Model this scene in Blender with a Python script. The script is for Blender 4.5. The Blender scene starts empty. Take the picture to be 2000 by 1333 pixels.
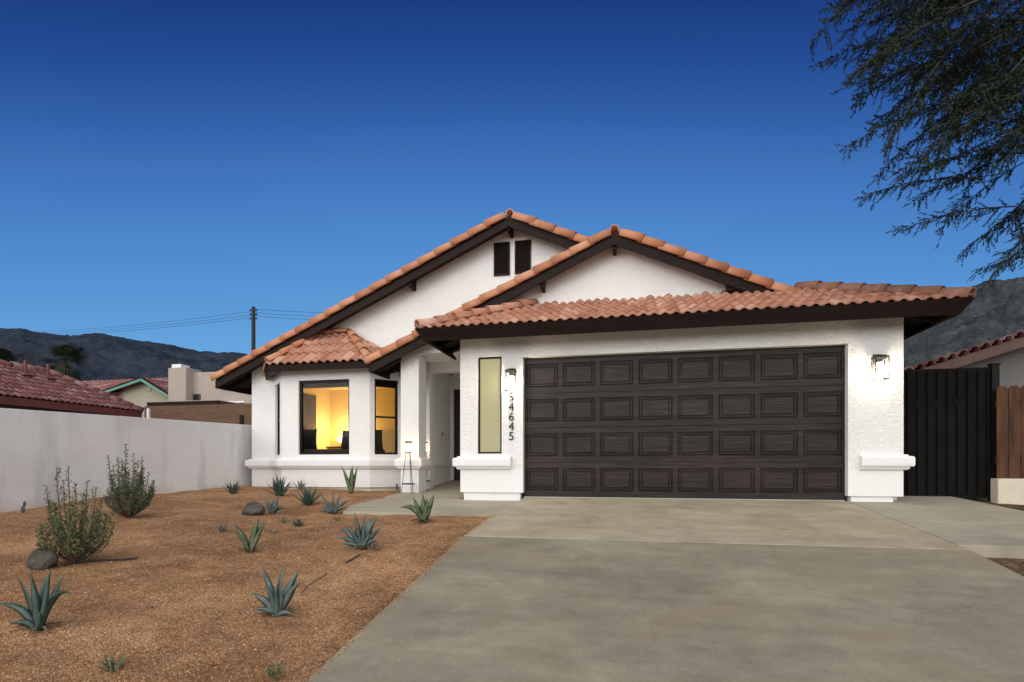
import bpy, bmesh, math, random
import numpy as np
from mathutils import Vector, Matrix, noise
random.seed(7); np.random.seed(7)
S = bpy.context.scene
C = S.collection

# ------------------------------------------------------------------ camera
FP, CX, HY = 1072.0, 1000.0, 912.0          # focal length, centre and horizon of the photograph in its pixels
YAW = math.atan(230 / FP)
cs, sn = math.cos(YAW), math.sin(YAW)
CZ = .489
cam = bpy.data.cameras.new('camera')
cam.lens = FP / 2000 * 36; cam.sensor_width = 36
cam.shift_y = (HY - 666.5) / 2000
cam.clip_start = .05; cam.clip_end = 9000
co = bpy.data.objects.new('camera', cam); C.objects.link(co)
co.location = (0, 0, CZ); co.rotation_euler = (math.radians(90), 0, YAW)
S.camera = co

# ------------------------------------------------------------------ sky and light
SUN_EL, SUN_AZ = math.radians(13), math.atan2(-.48, -.88)      # the afterglow lies behind the camera, to its left
W = bpy.data.worlds.new('World'); S.world = W; W.use_nodes = True
nt = W.node_tree; nt.nodes.clear()
def wn(t, **k):
    n = nt.nodes.new(t)
    for a, b in k.items(): setattr(n, a, b)
    return n
wo = wn('ShaderNodeOutputWorld'); bg = wn('ShaderNodeBackground')
sky = wn('ShaderNodeTexSky', sky_type='NISHITA', sun_disc=False)
sky.sun_elevation = SUN_EL; sky.sun_rotation = SUN_AZ
sky.air_density = 1.0; sky.dust_density = .6; sky.ozone_density = 3.0
tc = wn('ShaderNodeTexCoord'); sx = wn('ShaderNodeSeparateXYZ')
nt.links.new(tc.outputs['Generated'], sx.inputs[0])
ramp = wn('ShaderNodeValToRGB'); cr = ramp.color_ramp
lin = lambda c: tuple((((v / 255) + .055) / 1.055) ** 2.4 / .8 for v in c)
stops = [(p, lin(c)) for p, c in ((0.0, (134, 190, 235)), (.16, (106, 170, 224)), (.26, (92, 153, 214)), (.36, (80, 138, 205)), (.46, (68, 121, 191)), (.58, (50, 97, 169)), (.68, (34, 76, 148)), (.80, (24, 56, 125)), (1.0, (15, 38, 95)))]
while len(cr.elements) < len(stops): cr.elements.new(.5)
for e, (p, c) in zip(cr.elements, stops): e.position = p; e.color = (*c, 1)
# the sky is palest over the hills ahead and deepens both upwards and sideways
fd_ = wn('ShaderNodeVectorMath', operation='DOT_PRODUCT'); fd_.inputs[1].default_value = (-sn, cs, 0)
nt.links.new(tc.outputs['Generated'], fd_.inputs[0])
k1 = wn('ShaderNodeMath', operation='MULTIPLY_ADD'); k1.inputs[1].default_value = -1.85; k1.inputs[2].default_value = 2.85; nt.links.new(fd_.outputs['Value'], k1.inputs[0])
zs_ = wn('ShaderNodeMath', operation='MULTIPLY'); zs_.inputs[1].default_value = .845; nt.links.new(sx.outputs['Z'], zs_.inputs[0])
k2 = wn('ShaderNodeMath', operation='MULTIPLY'); nt.links.new(k1.outputs[0], k2.inputs[0]); nt.links.new(zs_.outputs[0], k2.inputs[1])
nt.links.new(k2.outputs[0], ramp.inputs[0])
# afterglow: a broad pale warm lobe of sky towards the set sun
dp = wn('ShaderNodeVectorMath', operation='DOT_PRODUCT')
dp.inputs[1].default_value = (.04, -.96, .28)
nt.links.new(tc.outputs['Generated'], dp.inputs[0])
mr = wn('ShaderNodeMapRange'); mr.inputs['From Min'].default_value = -.12; mr.inputs['From Max'].default_value = 1.0
mr.interpolation_type = 'SMOOTHSTEP'
nt.links.new(dp.outputs['Value'], mr.inputs['Value'])
mixg = wn('ShaderNodeMix', data_type='RGBA')
mixg.inputs[7].default_value = (2.66, 2.64, 2.60, 1)
nt.links.new(mr.outputs[0], mixg.inputs[0]); nt.links.new(ramp.outputs[0], mixg.inputs[6])
sc = wn('ShaderNodeMix', data_type='RGBA', blend_type='ADD'); sc.inputs[0].default_value = .003
nt.links.new(mixg.outputs[2], sc.inputs[6]); nt.links.new(sky.outputs[0], sc.inputs[7])
nt.links.new(sc.outputs[2], bg.inputs[0]); bg.inputs[1].default_value = .8
nt.links.new(bg.outputs[0], wo.inputs[0])
sl = bpy.data.lights.new('sun', 'SUN'); sl.energy = .6; sl.angle = math.radians(20); sl.color = (1, .97, .94)
so = bpy.data.objects.new('sun', sl); C.objects.link(so)
sd = Vector((math.sin(SUN_AZ) * math.cos(SUN_EL), math.cos(SUN_AZ) * math.cos(SUN_EL), math.sin(SUN_EL)))
so.rotation_euler = sd.to_track_quat('Z', 'Y').to_euler(); so.location = sd * 30
S.view_settings.view_transform = 'Standard'; S.view_settings.look = 'None'
S.view_settings.exposure = 0; S.view_settings.gamma = 1
S.render.engine = 'CYCLES'

# ------------------------------------------------------------------ helpers
def at(px, py, Y):                     # the point of the plane Y seen at a pixel of the photograph
    u = (px - CX) / FP; d = Y / (u * sn + cs)
    return Vector((d * (u * cs - sn), Y, CZ + (HY - py) / FP * d))
def atd(px, py, d):
    u = (px - CX) / FP
    return Vector((d * (u * cs - sn), d * (u * sn + cs), CZ + (HY - py) / FP * d))
def drive(Y): return .092 * (Y - 8.735) if Y > 5.79 else -.271 + .149 * (Y - 5.79)
def lerp(a, b, t): return a + (b - a) * t
def pw(v, xs, ys):
    if v <= xs[0]: return ys[0] + (v - xs[0]) * (ys[1] - ys[0]) / (xs[1] - xs[0])
    for i in range(len(xs) - 1):
        if v <= xs[i + 1]: return lerp(ys[i], ys[i + 1], (v - xs[i]) / (xs[i + 1] - xs[i]))
    return ys[-1]
GX = [-8.4, -6, -4, -1.8]; GY = [-2, 0, 3, 5.8, 7.2, 9, 10.8]
GZ = [[-.62, -.42, -.20, -.09, -.04, .02, .08], [-.85, -.65, -.38, -.17, -.10, -.01, .05],
      [-1.15, -.9, -.55, -.26, -.185, -.06, 0.0], [-1.50, -1.20, -.73, -.31, -.19, -.06, 0.0]]
def yard(X, Y):
    col = [pw(Y, GY, GZ[i]) for i in range(4)]
    z = pw(max(-8.6, min(X, -1.7)), GX, col)
    f = min(1, max(0, (-1.8 - X) / .5))
    return z + f * (.05 * noise.noise((X * .6, Y * .6, 3)) + .018 * noise.noise((X * 2.1, Y * 2.1, 9)))
def walk(Y): return pw(Y, [7.19, 9.5, 10.5, 12.2], [-.15, -.005, .03, .17])
def onyard(px, py, f=yard):
    lo, hi = .5, 30
    for _ in range(50):
        m = (lo + hi) / 2; p = atd(px, py, m)
        if p.z > f(p.x, p.y): lo = m
        else: hi = m
    p = atd(px, py, lo); return Vector((p.x, p.y, f(p.x, p.y)))

def T(o, label=None, cat=None, group=None, kind=None):
    if label: o['label'] = label
    if cat: o['category'] = cat
    if group: o['group'] = group
    if kind: o['kind'] = kind
    return o
def thing(name, label, cat, loc=(0, 0, 0), group=None, rz=0):
    o = bpy.data.objects.new(name, None); C.objects.link(o); o.location = loc; o.rotation_euler.z = rz
    o.empty_display_size = .2
    return T(o, label, cat, group)
def link(name, me, m, parent=None, local=False):
    o = bpy.data.objects.new(name, me); C.objects.link(o)
    if m is not None:
        for x in (m if isinstance(m, (list, tuple)) else [m]): me.materials.append(x)
    if parent is not None:
        o.parent = parent
        if parent.type == 'EMPTY' and not local: o.matrix_parent_inverse = Matrix.Translation(-Vector(parent.location))
    return o
class MB:
    def __init__(s): s.v = []; s.f = []
    def quad(s, *p):
        b = len(s.v); s.v += [tuple(q) for q in p]; s.f.append(tuple(range(b, b + len(p))))
        return s
    def box(s, x0, x1, y0, y1, z0, z1):
        return s.hexa([(x0, y0, z0), (x1, y0, z0), (x1, y1, z0), (x0, y1, z0)], [(x0, y0, z1), (x1, y0, z1), (x1, y1, z1), (x0, y1, z1)])
    def hexa(s, lo, hi):               # two rings of the same length, bottom and top
        b = len(s.v); n = len(lo); s.v += [tuple(p) for p in lo] + [tuple(p) for p in hi]
        s.f.append(tuple(b + i for i in reversed(range(n)))); s.f.append(tuple(b + n + i for i in range(n)))
        for i in range(n):
            j = (i + 1) % n; s.f.append((b + i, b + j, b + n + j, b + n + i))
        return s
    def bar(s, p, q, w, h=None, up=(0, 0, 1)):
        p, q = Vector(p), Vector(q); h = h or w; d = (q - p).normalized(); u = Vector(up)
        if abs(d.dot(u)) > .98: u = Vector((1, 0, 0))
        a = d.cross(u).normalized() * w / 2; c = a.cross(d).normalized() * h / 2
        return s.hexa([p - a - c, p + a - c, p + a + c, p - a + c], [q - a - c, q + a - c, q + a + c, q - a + c])
    def tube(s, pts, r, n=8, cap=True):
        pts = [Vector(p) for p in pts]; rs = r if isinstance(r, (list, tuple)) else [r] * len(pts)
        b = len(s.v); prev = None
        for i, p in enumerate(pts):
            d = (pts[min(i + 1, len(pts) - 1)] - pts[max(i - 1, 0)]).normalized()
            if prev is None:
                a = d.orthogonal().normalized()
            else: a = (prev - d * prev.dot(d)).normalized()
            prev = a; c = d.cross(a)
            for k in range(n):
                t = 2 * math.pi * k / n; s.v.append(tuple(p + (a * math.cos(t) + c * math.sin(t)) * rs[i]))
        for i in range(len(pts) - 1):
            for k in range(n):
                k2 = (k + 1) % n; s.f.append((b + i * n + k, b + i * n + k2, b + (i + 1) * n + k2, b + (i + 1) * n + k))
        if cap:
            s.f.append(tuple(b + k for k in reversed(range(n)))); s.f.append(tuple(b + (len(pts) - 1) * n + k for k in range(n)))
        return s
    def lathe(s, c, prof, n=20):       # prof: (radius, z)
        c = Vector(c); b = len(s.v)
        for r, z in prof:
            for k in range(n):
                t = 2 * math.pi * k / n; s.v.append((c.x + r * math.cos(t), c.y + r * math.sin(t), c.z + z))
        for i in range(len(prof) - 1):
            for k in range(n):
                k2 = (k + 1) % n; s.f.append((b + i * n + k, b + i * n + k2, b + (i + 1) * n + k2, b + (i + 1) * n + k))
        s.f.append(tuple(b + k for k in reversed(range(n)))); s.f.append(tuple(b + (len(prof) - 1) * n + k for k in range(n)))
        return s
    def build(s, name, m, parent=None, bevel=0, smooth=False, local=False, seg=2):
        me = bpy.data.meshes.new(name); me.from_pydata(s.v, [], s.f)
        if bevel:
            bm = bmesh.new(); bm.from_mesh(me); bmesh.ops.recalc_face_normals(bm, faces=bm.faces)
            es = [e for e in bm.edges if len(e.link_faces) == 2 and e.calc_face_angle(0) > .35]
            bmesh.ops.bevel(bm, geom=es, offset=bevel, segments=seg, affect='EDGES', profile=.6, clamp_overlap=True)
            bm.to_mesh(me); bm.free()
        if smooth:
            for p in me.polygons: p.use_smooth = True
        me.update()
        return link(name, me, m, parent, local)

# ------------------------------------------------------------------ materials
class NM:
    def __init__(s, name, rough=.8, metal=0, spec=.5):
        s.m = bpy.data.materials.new(name); s.m.use_nodes = True; s.t = s.m.node_tree
        s.b = s.t.nodes['Principled BSDF']; s.b.inputs['Roughness'].default_value = rough
        s.b.inputs['Metallic'].default_value = metal; s.b.inputs['Specular IOR Level'].default_value = spec
        s.tc = s.t.nodes.new('ShaderNodeTexCoord'); s.h = None
    def node(s, t, **k):
        n = s.t.nodes.new(t)
        for a, b in k.items(): setattr(n, a, b)
        return n
    def L(s, a, b): s.t.links.new(a, b); return s
    def co(s, scale=(1, 1, 1), src='Object', rot=(0, 0, 0)):
        mp = s.node('ShaderNodeMapping'); mp.inputs['Scale'].default_value = scale; mp.inputs['Rotation'].default_value = rot
        s.L(s.tc.outputs[src], mp.inputs[0]); return mp.outputs[0]
    def noise(s, scale, detail=4, rough=.55, vec=None, dist=0):
        n = s.node('ShaderNodeTexNoise'); n.inputs['Scale'].default_value = scale; n.inputs['Detail'].default_value = detail
        n.inputs['Roughness'].default_value = rough; n.inputs['Distortion'].default_value = dist
        s.L(vec if vec is not None else s.tc.outputs['Object'], n.inputs['Vector']); return n.outputs['Fac']
    def vor(s, scale, vec=None, out='Distance', feature='F1', rnd=1):
        n = s.node('ShaderNodeTexVoronoi', feature=feature); n.inputs['Scale'].default_value = scale; n.inputs['Randomness'].default_value = rnd
        s.L(vec if vec is not None else s.tc.outputs['Object'], n.inputs['Vector']); return n.outputs[out]
    def ramp(s, fac, *st):
        n = s.node('ShaderNodeValToRGB'); cr = n.color_ramp
        while len(cr.elements) < len(st): cr.elements.new(.5)
        for e, (p, c) in zip(cr.elements, st):
            e.position = p; e.color = (*c, 1) if isinstance(c, tuple) else (c, c, c, 1)
        s.L(fac, n.inputs[0]); return n.outputs[0]
    def mix(s, a, b, f=.5, blend='MIX'):
        n = s.node('ShaderNodeMix', data_type='RGBA', blend_type=blend)
        for i, x in ((0, f), (6, a), (7, b)):
            if isinstance(x, (int, float)) and i == 0: n.inputs[0].default_value = x
            elif isinstance(x, tuple): n.inputs[i].default_value = (*x, 1)
            elif isinstance(x, (int, float)): n.inputs[i].default_value = (x, x, x, 1)
            else: s.L(x, n.inputs[i])
        return n.outputs[2]
    def math(s, op, a, b=0):
        n = s.node('ShaderNodeMath', operation=op)
        for i, x in ((0, a), (1, b)):
            if isinstance(x, (int, float)): n.inputs[i].default_value = x
            else: s.L(x, n.inputs[i])
        return n.outputs[0]
    def col(s, c):
        if isinstance(c, tuple): s.b.inputs['Base Color'].default_value = (*c, 1)
        else: s.L(c, s.b.inputs['Base Color'])
        return s
    def bump(s, h, dist=.01, strength=1):
        n = s.node('ShaderNodeBump'); n.inputs['Distance'].default_value = dist; n.inputs['Strength'].default_value = strength
        s.L(h, n.inputs['Height'])
        if s.h: s.L(s.h, n.inputs['Normal'])
        s.h = n.outputs[0]; s.L(s.h, s.b.inputs['Normal']); return s
    def rough(s, r): s.L(r, s.b.inputs['Roughness']); return s
def plain(name, c, rough=.7, var=.15, scale=6, bump=0, metal=0, spec=.5):
    n = NM(name, rough, metal, spec); f = n.noise(scale, 5)
    n.col(n.ramp(f, (.3, tuple(x * (1 - var) for x in c)), (.7, tuple(min(1, x * (1 + var)) for x in c))))
    if bump: n.bump(n.noise(scale * 12, 3), bump)
    return n.m
def glow(name, c, e, strength):
    n = NM(name, .5); n.col(c); n.b.inputs['Emission Color'].default_value = (*e, 1); n.b.inputs['Emission Strength'].default_value = strength
    return n.m
def stucco(name, c, coarse=.006, sc_=22, wear=.05, strength=1.0):
    n = NM(name, .88, spec=.2)
    a = n.noise(.9, 6, .6); b = n.noise(7, 4)
    f = n.mix(a, b, .35)
    n.col(n.ramp(f, (.3, tuple(x * (1 - wear * 1.6) for x in c)), (.55, c), (.75, tuple(min(1, x * (1 + wear * .4)) for x in c))))
    tr = n.noise(sc_, 3, .5, dist=1.2)
    tr = n.ramp(tr, (.38, 0.0), (.62, 1.0))
    n.bump(tr, coarse, .75 * strength); n.bump(n.noise(140, 3, .6), .0015, .8)
    return n.m
M = {}
M['stucco'] = stucco('white_stucco', (.80, .79, .775), .0035, 17)
M['stucco_front'] = stucco('trowelled_white_stucco', (.80, .79, .77), .008, 24)
M['smooth_white'] = stucco('smooth_white_plaster', (.79, .785, .77), .002, 9, .03)
def wallmat():
    n = NM('painted_block_wall', .9, spec=.15)
    a = n.noise(.7, 6, .62, n.co((1, .6, 1))); st = n.noise(1.6, 5, .6, n.co((1, 1.3, .22)))
    c = n.ramp(a, (.3, (.68, .675, .67)), (.6, (.77, .77, .77)), (.8, (.80, .80, .81)))
    sx = n.node('ShaderNodeSeparateXYZ'); n.L(n.tc.outputs['Object'], sx.inputs[0])
    low = n.math('ADD', n.math('MULTIPLY', sx.outputs['Z'], -1.6), n.math('MULTIPLY', n.noise(2.2, 5), 1.1))
    lowm = n.ramp(low, (.35, 0.0), (.85, 1.0))
    c = n.mix(c, (.50, .40, .31), n.math('MULTIPLY', lowm, .75))
    c = n.mix(c, (.44, .44, .46), n.math('MULTIPLY', n.ramp(st, (.52, 0.0), (.70, 1.0)), .6))
    n.col(c); n.bump(n.noise(16, 4, .6), .006, .6); n.bump(n.noise(110, 3), .0015, .8)
    return n.m
M['yard_wall'] = wallmat()
def tilemat(name, c1, c2, c3, c4):
    n = NM(name, .72, spec=.3)
    uv = n.tc.outputs['UV']
    fl = n.node('ShaderNodeVectorMath', operation='FLOOR'); n.L(uv, fl.inputs[0])
    w = n.node('ShaderNodeTexWhiteNoise', noise_dimensions='2D'); n.L(fl.outputs[0], w.inputs['Vector'])
    c = n.ramp(w.outputs['Value'], (.0, c1), (.35, c2), (.7, c3), (1.0, c4))
    st = n.noise(9, 6, .65); st2 = n.noise(2.3, 5, .6)
    c = n.mix(c, (.52, .40, .34), n.math('MULTIPLY', n.ramp(st, (.5, 0.0), (.78, 1.0)), .45))
    c = n.mix(c, (.11, .055, .04), n.math('MULTIPLY', n.ramp(st2, (.52, 0.0), (.8, 1.0)), .5))
    n.col(c); n.bump(n.noise(60, 4), .003, .6)
    return n.m
M['tile'] = tilemat('clay_roof_tile', (.33, .130, .075), (.46, .215, .138), (.39, .168, .102), (.57, .33, .235))
M['cap'] = tilemat('clay_cap_tile', (.47, .185, .085), (.54, .235, .12), (.44, .175, .092), (.58, .275, .155))
M['capd'] = tilemat('weathered_cap_tile', (.26, .115, .072), (.30, .14, .09), (.22, .10, .07), (.34, .17, .12))
M['red_tile'] = tilemat('dark_red_tile', (.15, .050, .048), (.24, .10, .094), (.18, .062, .058), (.34, .19, .18))
def wood(name, c1, c2, sc=(1.2, 30, 30), rough=.6, spec=.3):
    n = NM(name, rough, spec=spec); f = n.noise(1, 6, .65, n.co(sc)); n.col(n.ramp(f, (.3, c1), (.7, c2))); n.bump(f, .002, .6); return n.m
M['trim'] = wood('dark_brown_trim', (.012, .0075, .006), (.024, .015, .012))
M['trim'].node_tree.nodes['Principled BSDF'].inputs['Specular IOR Level'].default_value = .12
M['soffit'] = wood('brown_soffit_board', (.022, .012, .008), (.042, .025, .015), (20, 2, 20))
def doormat():
    n = NM('dark_woodgrain_door', .32, spec=.27)
    f = n.noise(1, 7, .7, n.co((2.2, 40, 70))); g = n.noise(1, 4, .6, n.co((.7, 1, 3)))
    k = n.mix(f, g, .3)
    n.col(n.ramp(k, (.36, (.005, .0030, .0022)), (.50, (.017, .0105, .0078)), (.66, (.050, .034, .027))))
    n.bump(f, .003, .9)
    n.rough(n.ramp(f, (.3, .50), (.7, .26))); return n.m
M['garage'] = doormat()
M['black'] = plain('black_metal', (.006, .006, .006), .5, .2, spec=.2)
M['gate'] = plain('dark_gate_metal', (.007, .0066, .0058), .8, .3, 3, spec=.12)
M['gunmetal'] = plain('oil_rubbed_bronze', (.016, .013, .011), .55, .2, spec=.25)
M['seal'] = plain('pale_rubber_seal', (.45, .45, .44), .6)
def glassmat(name, tint=(1, 1, 1), refl=1.0):
    n = NM(name); t = n.t; t.nodes.remove(n.b)
    tr = n.node('ShaderNodeBsdfTransparent'); tr.inputs[0].default_value = (*tint, 1)
    gl = n.node('ShaderNodeBsdfGlossy'); gl.inputs['Roughness'].default_value = .01
    lw = n.node('ShaderNodeLayerWeight'); lw.inputs['Blend'].default_value = .5
    fr = n.math('ADD', n.math('MULTIPLY', n.math('POWER', lw.outputs['Facing'], 5), .9), .03)
    mx = n.node('ShaderNodeMixShader'); n.L(n.math('MULTIPLY', fr, refl), mx.inputs[0])
    n.L(tr.outputs[0], mx.inputs[1]); n.L(gl.outputs[0], mx.inputs[2])
    n.L(mx.outputs[0], t.nodes['Material Output'].inputs[0]); return n.m
M['glass'] = glassmat('window_glass', (.80, .79, .76), .16)
M['lamp_glass'] = glassmat('lantern_glass', (.97, .97, .97), .8)
M['frost'] = glow('frosted_pane', (.13, .125, .085), (.66, .60, .32), .50)
M['frost'].node_tree.nodes['Principled BSDF'].inputs['Roughness'].default_value = .95
M['frost'].node_tree.nodes['Principled BSDF'].inputs['Specular IOR Level'].default_value = .08
def concrete(name, c1, c2, c3, sc=1.0, stain=.5):
    n = NM(name, .82, spec=.25)
    big = n.noise(.8 * sc, 7, .62, n.co((1, 1.5, 1)), .6); mid = n.noise(3.4, 6, .65, n.co((1, 1.3, 1)), .4); fine = n.noise(45, 4, .7)
    agg = n.noise(170, 3, .75); f = n.mix(big, mid, .42); f = n.mix(f, fine, .22); f = n.mix(f, agg, .12)
    c = n.ramp(f, (.33, c1), (.5, c2), (.66, c3))
    st3 = n.noise(1, 5, .65, n.co((.35, 5, 1))); c = n.mix(c, n.ramp(st3, (.35, .88), (.65, 1.08)), .7, 'MULTIPLY')
    br = n.noise(1.1, 6, .6, n.co((1.1, .9, 1), rot=(0, 0, .6)), .9)
    c = n.mix(c, (.27, .20, .13), n.math('MULTIPLY', n.ramp(br, (.5, 0.0), (.72, 1.0)), stain))
    cv = n.node('ShaderNodeTexVoronoi', feature='DISTANCE_TO_EDGE'); cv.inputs['Scale'].default_value = .42
    dn = n.node('ShaderNodeTexNoise'); dn.inputs['Scale'].default_value = 2.2; dn.inputs['Detail'].default_value = 8; n.L(n.tc.outputs['Object'], dn.inputs['Vector'])
    va = n.node('ShaderNodeVectorMath', operation='MULTIPLY_ADD'); n.L(dn.outputs['Color'], va.inputs[0]); va.inputs[1].default_value = (.55, .55, 0); n.L(n.tc.outputs['Object'], va.inputs[2]); n.L(va.outputs[0], cv.inputs['Vector'])
    cm = n.ramp(cv.outputs['Distance'], (.0, 1.0), (.0035, 0.0)); c = n.mix(c, (.06, .05, .04), n.math('MULTIPLY', n.math('MULTIPLY', cm, n.ramp(n.noise(.5, 2), (.50, 0.0), (.60, 1.0))), .20))
    oil = n.ramp(n.noise(.9, 3, .5, n.co((1, .8, 1))), (.64, 0.0), (.74, 1.0)); c = n.mix(c, (.09, .08, .07), n.math('MULTIPLY', oil, .35))
    sp = n.vor(23, out='Distance'); c = n.mix(c, (.10, .09, .08), n.math('MULTIPLY', n.ramp(sp, (.03, 1.0), (.10, 0.0)), .35))
    n.col(c); n.bump(n.noise(1, 5, .7, n.co((2, 90, 30))), .0016, .6); n.bump(fine, .0015, .6)
    return n.m
M['drive'] = concrete('driveway_concrete', (.155, .134, .095), (.255, .226, .164), (.37, .333, .248), 1, .6)
M['drive_lamp_tint'] = concrete('upper_concrete_lamplight_tint', (.24, .200, .135), (.38, .328, .232), (.49, .43, .32), 1.3, .7)  # tan concrete, with the wall lanterns' warm light painted into its paler colour
M['walk'] = concrete('walkway_concrete', (.27, .238, .182), (.36, .322, .25), (.43, .39, .31), .8, .3)
def gravelmat(name, cols, scale=120, dark=.5):
    n = NM(name, .95, spec=.1)
    v = n.node('ShaderNodeTexVoronoi'); v.inputs['Scale'].default_value = scale; n.L(n.tc.outputs['Object'], v.inputs['Vector'])
    sp = n.node('ShaderNodeSeparateColor'); n.L(v.outputs['Color'], sp.inputs[0])
    c = n.ramp(sp.outputs[0], *cols)
    big = n.noise(.75, 6, .65, dist=.5); mid = n.noise(5, 5, .65)
    c = n.mix(c, n.ramp(big, (.36, (.58, .53, .50)), (.62, (1.06, 1.02, 1.0))), 1.0, 'MULTIPLY')
    c = n.mix(c, n.ramp(mid, (.34, (.68, .66, .64)), (.6, (1.05, 1.05, 1.05))), .8, 'MULTIPLY')
    n.col(c); n.bump(mid, .02, .5); n.bump(n.math('SUBTRACT', 1, v.outputs['Distance']), .008, dark)
    return n.m
GC = [(0, (.20, .102, .046)), (.3, (.34, .180, .085)), (.6, (.43, .236, .118)), (.85, (.54, .345, .195)), (1, (.68, .51, .33))]
M['gravel'] = gravelmat('tan_crushed_gravel', GC)
M['dirt'] = gravelmat('dark_leaf_littered_dirt', [(0, (.05, .03, .02)), (.5, (.13, .085, .055)), (1, (.25, .18, .12))], 60)
M['desert'] = gravelmat('desert_ground', [(0, (.14, .1, .07)), (1, (.28, .2, .14))], 20)
def pebble():
    n = NM('gravel_stones', .9, spec=.2); v = n.vor(60, out='Color'); sp = n.node('ShaderNodeSeparateColor'); n.L(v, sp.inputs[0])
    n.col(n.ramp(sp.outputs[0], *GC)); return n.m
M['pebble'] = pebble()
def rockmat(name, a, b, s=9):
    n = NM(name, .9, spec=.2); f = n.noise(s, 8, .7); n.col(n.ramp(f, (.3, a), (.7, b))); n.bump(n.noise(s * 3, 6, .7), .02, .8); return n.m
M['rock'] = rockmat('grey_boulder', (.035, .031, .026), (.155, .14, .118))
def leafmat(name, a, b, sc=5, tr=.0):
    n = NM(name, .55, spec=.3); f = n.noise(sc, 4); n.col(n.ramp(f, (.3, a), (.7, b)))
    return n.m
M['agave_blue'] = leafmat('blue_green_agave', (.060, .088, .080), (.150, .190, .175), 9)
M['agave_dark'] = leafmat('dark_green_agave', (.030, .060, .050), (.085, .130, .110), 9)
M['agave_green'] = leafmat('green_agave', (.060, .085, .040), (.150, .185, .100), 9)
M['agave_pale'] = leafmat('pale_dry_agave', (.16, .12, .09), (.27, .23, .17), 9)
M['agave_dead'] = leafmat('dead_agave_leaf', (.07, .048, .03), (.20, .15, .10), 20)
M['sage'] = leafmat('grey_green_leaves', (.072, .092, .040), (.170, .195, .092), 14)
M['sage_dark'] = leafmat('deep_green_leaves', (.052, .076, .036), (.130, .160, .085), 14)
M['stem'] = plain('brown_stem', (.10, .065, .045), .85, .3, 20)
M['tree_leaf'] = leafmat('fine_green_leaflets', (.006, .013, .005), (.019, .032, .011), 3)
M['bark'] = rockmat('dark_bark', (.03, .022, .016), (.085, .065, .045), 14)
M['palm_leaf'] = leafmat('palm_frond', (.010, .020, .009), (.030, .046, .022), 1)
M['bwood'] = wood('brown_block', (.10, .055, .035), (.165, .095, .062), (2, 2, 9), .9)
M['picket'] = wood('redwood_picket', (.018, .008, .004), (.125, .054, .024), (14, 14, 1.2), .75)
M['cream'] = stucco('cream_painted_block', (.66, .60, .47), .003, 9, .08)
M['greywall'] = stucco('grey_stucco', (.20, .19, .18), .004, 12, .08)
M['adobe'] = stucco('beige_adobe', (.40, .34, .29), .004, 5, .06)
M['olive'] = stucco('olive_stucco', (.13, .13, .10), .004, 5, .06)
M['sandwall'] = stucco('sand_stucco', (.38, .35, .27), .004, 5, .06)
M['red_trim'] = plain('red_fascia', (.15, .04, .034), .6)
M['redbrown'] = plain('brown_painted_board', (.13, .075, .056), .7, .2)
M['turq'] = plain('turquoise_fascia', (.08, .27, .23), .6)
M['whitep'] = plain('white_paint', (.75, .75, .75), .5, .03)
M['pole'] = plain('weathered_pole', (.035, .030, .030), .9, .3)
M['darkwin'] = plain('dark_window', (.02, .022, .025), .15, .1)

# ------------------------------------------------------------------ ground, drive, paths
def sheet(name, x0, x1, y0, y1, nx, ny, f, m, kind='structure', skirt=0, outline=None):
    b = MB(); g = {}
    for j in range(ny + 1):
        for i in range(nx + 1):
            x = lerp(x0, x1, i / nx); y = lerp(y0, y1, j / ny); g[i, j] = len(b.v); b.v.append((x, y, f(x, y)))
    for j in range(ny):
        for i in range(nx): b.f.append((g[i, j], g[i + 1, j], g[i + 1, j + 1], g[i, j + 1]))
    return T(b.build(name, m, smooth=True), kind=kind)
def slab(name, pts, f, th, m, sub=1):   # a slab whose top follows f, with real sides
    b = MB(); top = [(x, y, f(x, y)) for x, y in pts]; lo = [(x, y, f(x, y) - th) for x, y in pts]
    b.hexa(lo, top); return T(b.build(name, m, bevel=.004), kind='structure')
# the wide ground to the horizon
b = MB(); ys = [-3000, -60, -3, 5.8, 9, 3000]; zs = [-2.4, -2.2, -1.95, -.62, -.30, -.30]
for y, z in zip(ys, zs): b.v += [(-4000, y, z), (4000, y, z)]
for i in range(5): b.f.append((2 * i, 2 * i + 1, 2 * i + 3, 2 * i + 2))
T(b.build('ground', M['desert']), kind='structure')
sheet('gravel_yard', -8.45, -1.79, -1.5, 10.8, 130, 240, yard, M['gravel'])
dz = lambda x, y: drive(y)
D0, D1 = -1.785, 3.04
G = .010
slab('lower_driveway', [(D0, -2), (D1, -2), (D1, 5.79 - G), (D0, 5.79 - G)], dz, .14, M['drive'])
slab('upper_driveway', [(D0, 5.79 + G), (D1, 5.79 + G), (D1, 8.62), (3.0, 8.95), (-1.64, 8.95), (-1.66, 8.6), (D0 + .03, 7.3), (D0, 7.2)], dz, .14, M['drive_lamp_tint'])
wz = lambda x, y: walk(y)
wl = [onyard(684, 987, lambda x, y: walk(y)), onyard(745.6, 972.6, lambda x, y: walk(y)), onyard(783, 963.5, lambda x, y: walk(y))]
def walkpiece(name, pts): return slab(name, pts, wz, .13, M['walk'])
walkpiece('front_walkway', [(-4.02, 7.19), (D0 - .012, 7.21), (D0 + .014, 7.30), (-1.675, 8.645), (-2.62, 8.645), (-2.70, 8.66), (-2.70, 9.49), (-4.19, 9.49), (-4.22, 8.6), (-4.24, 7.83)])
walkpiece('porch_floor', [(-4.19, 9.503), (-2.70, 9.503), (-2.70, 10.49), (-4.19, 10.49)])
slab('porch_landing', [(-4.2, 10.503), (-2.70, 10.503), (-2.70, 12.2), (-4.2, 12.2)], wz, .13, M['walk'])
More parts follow.
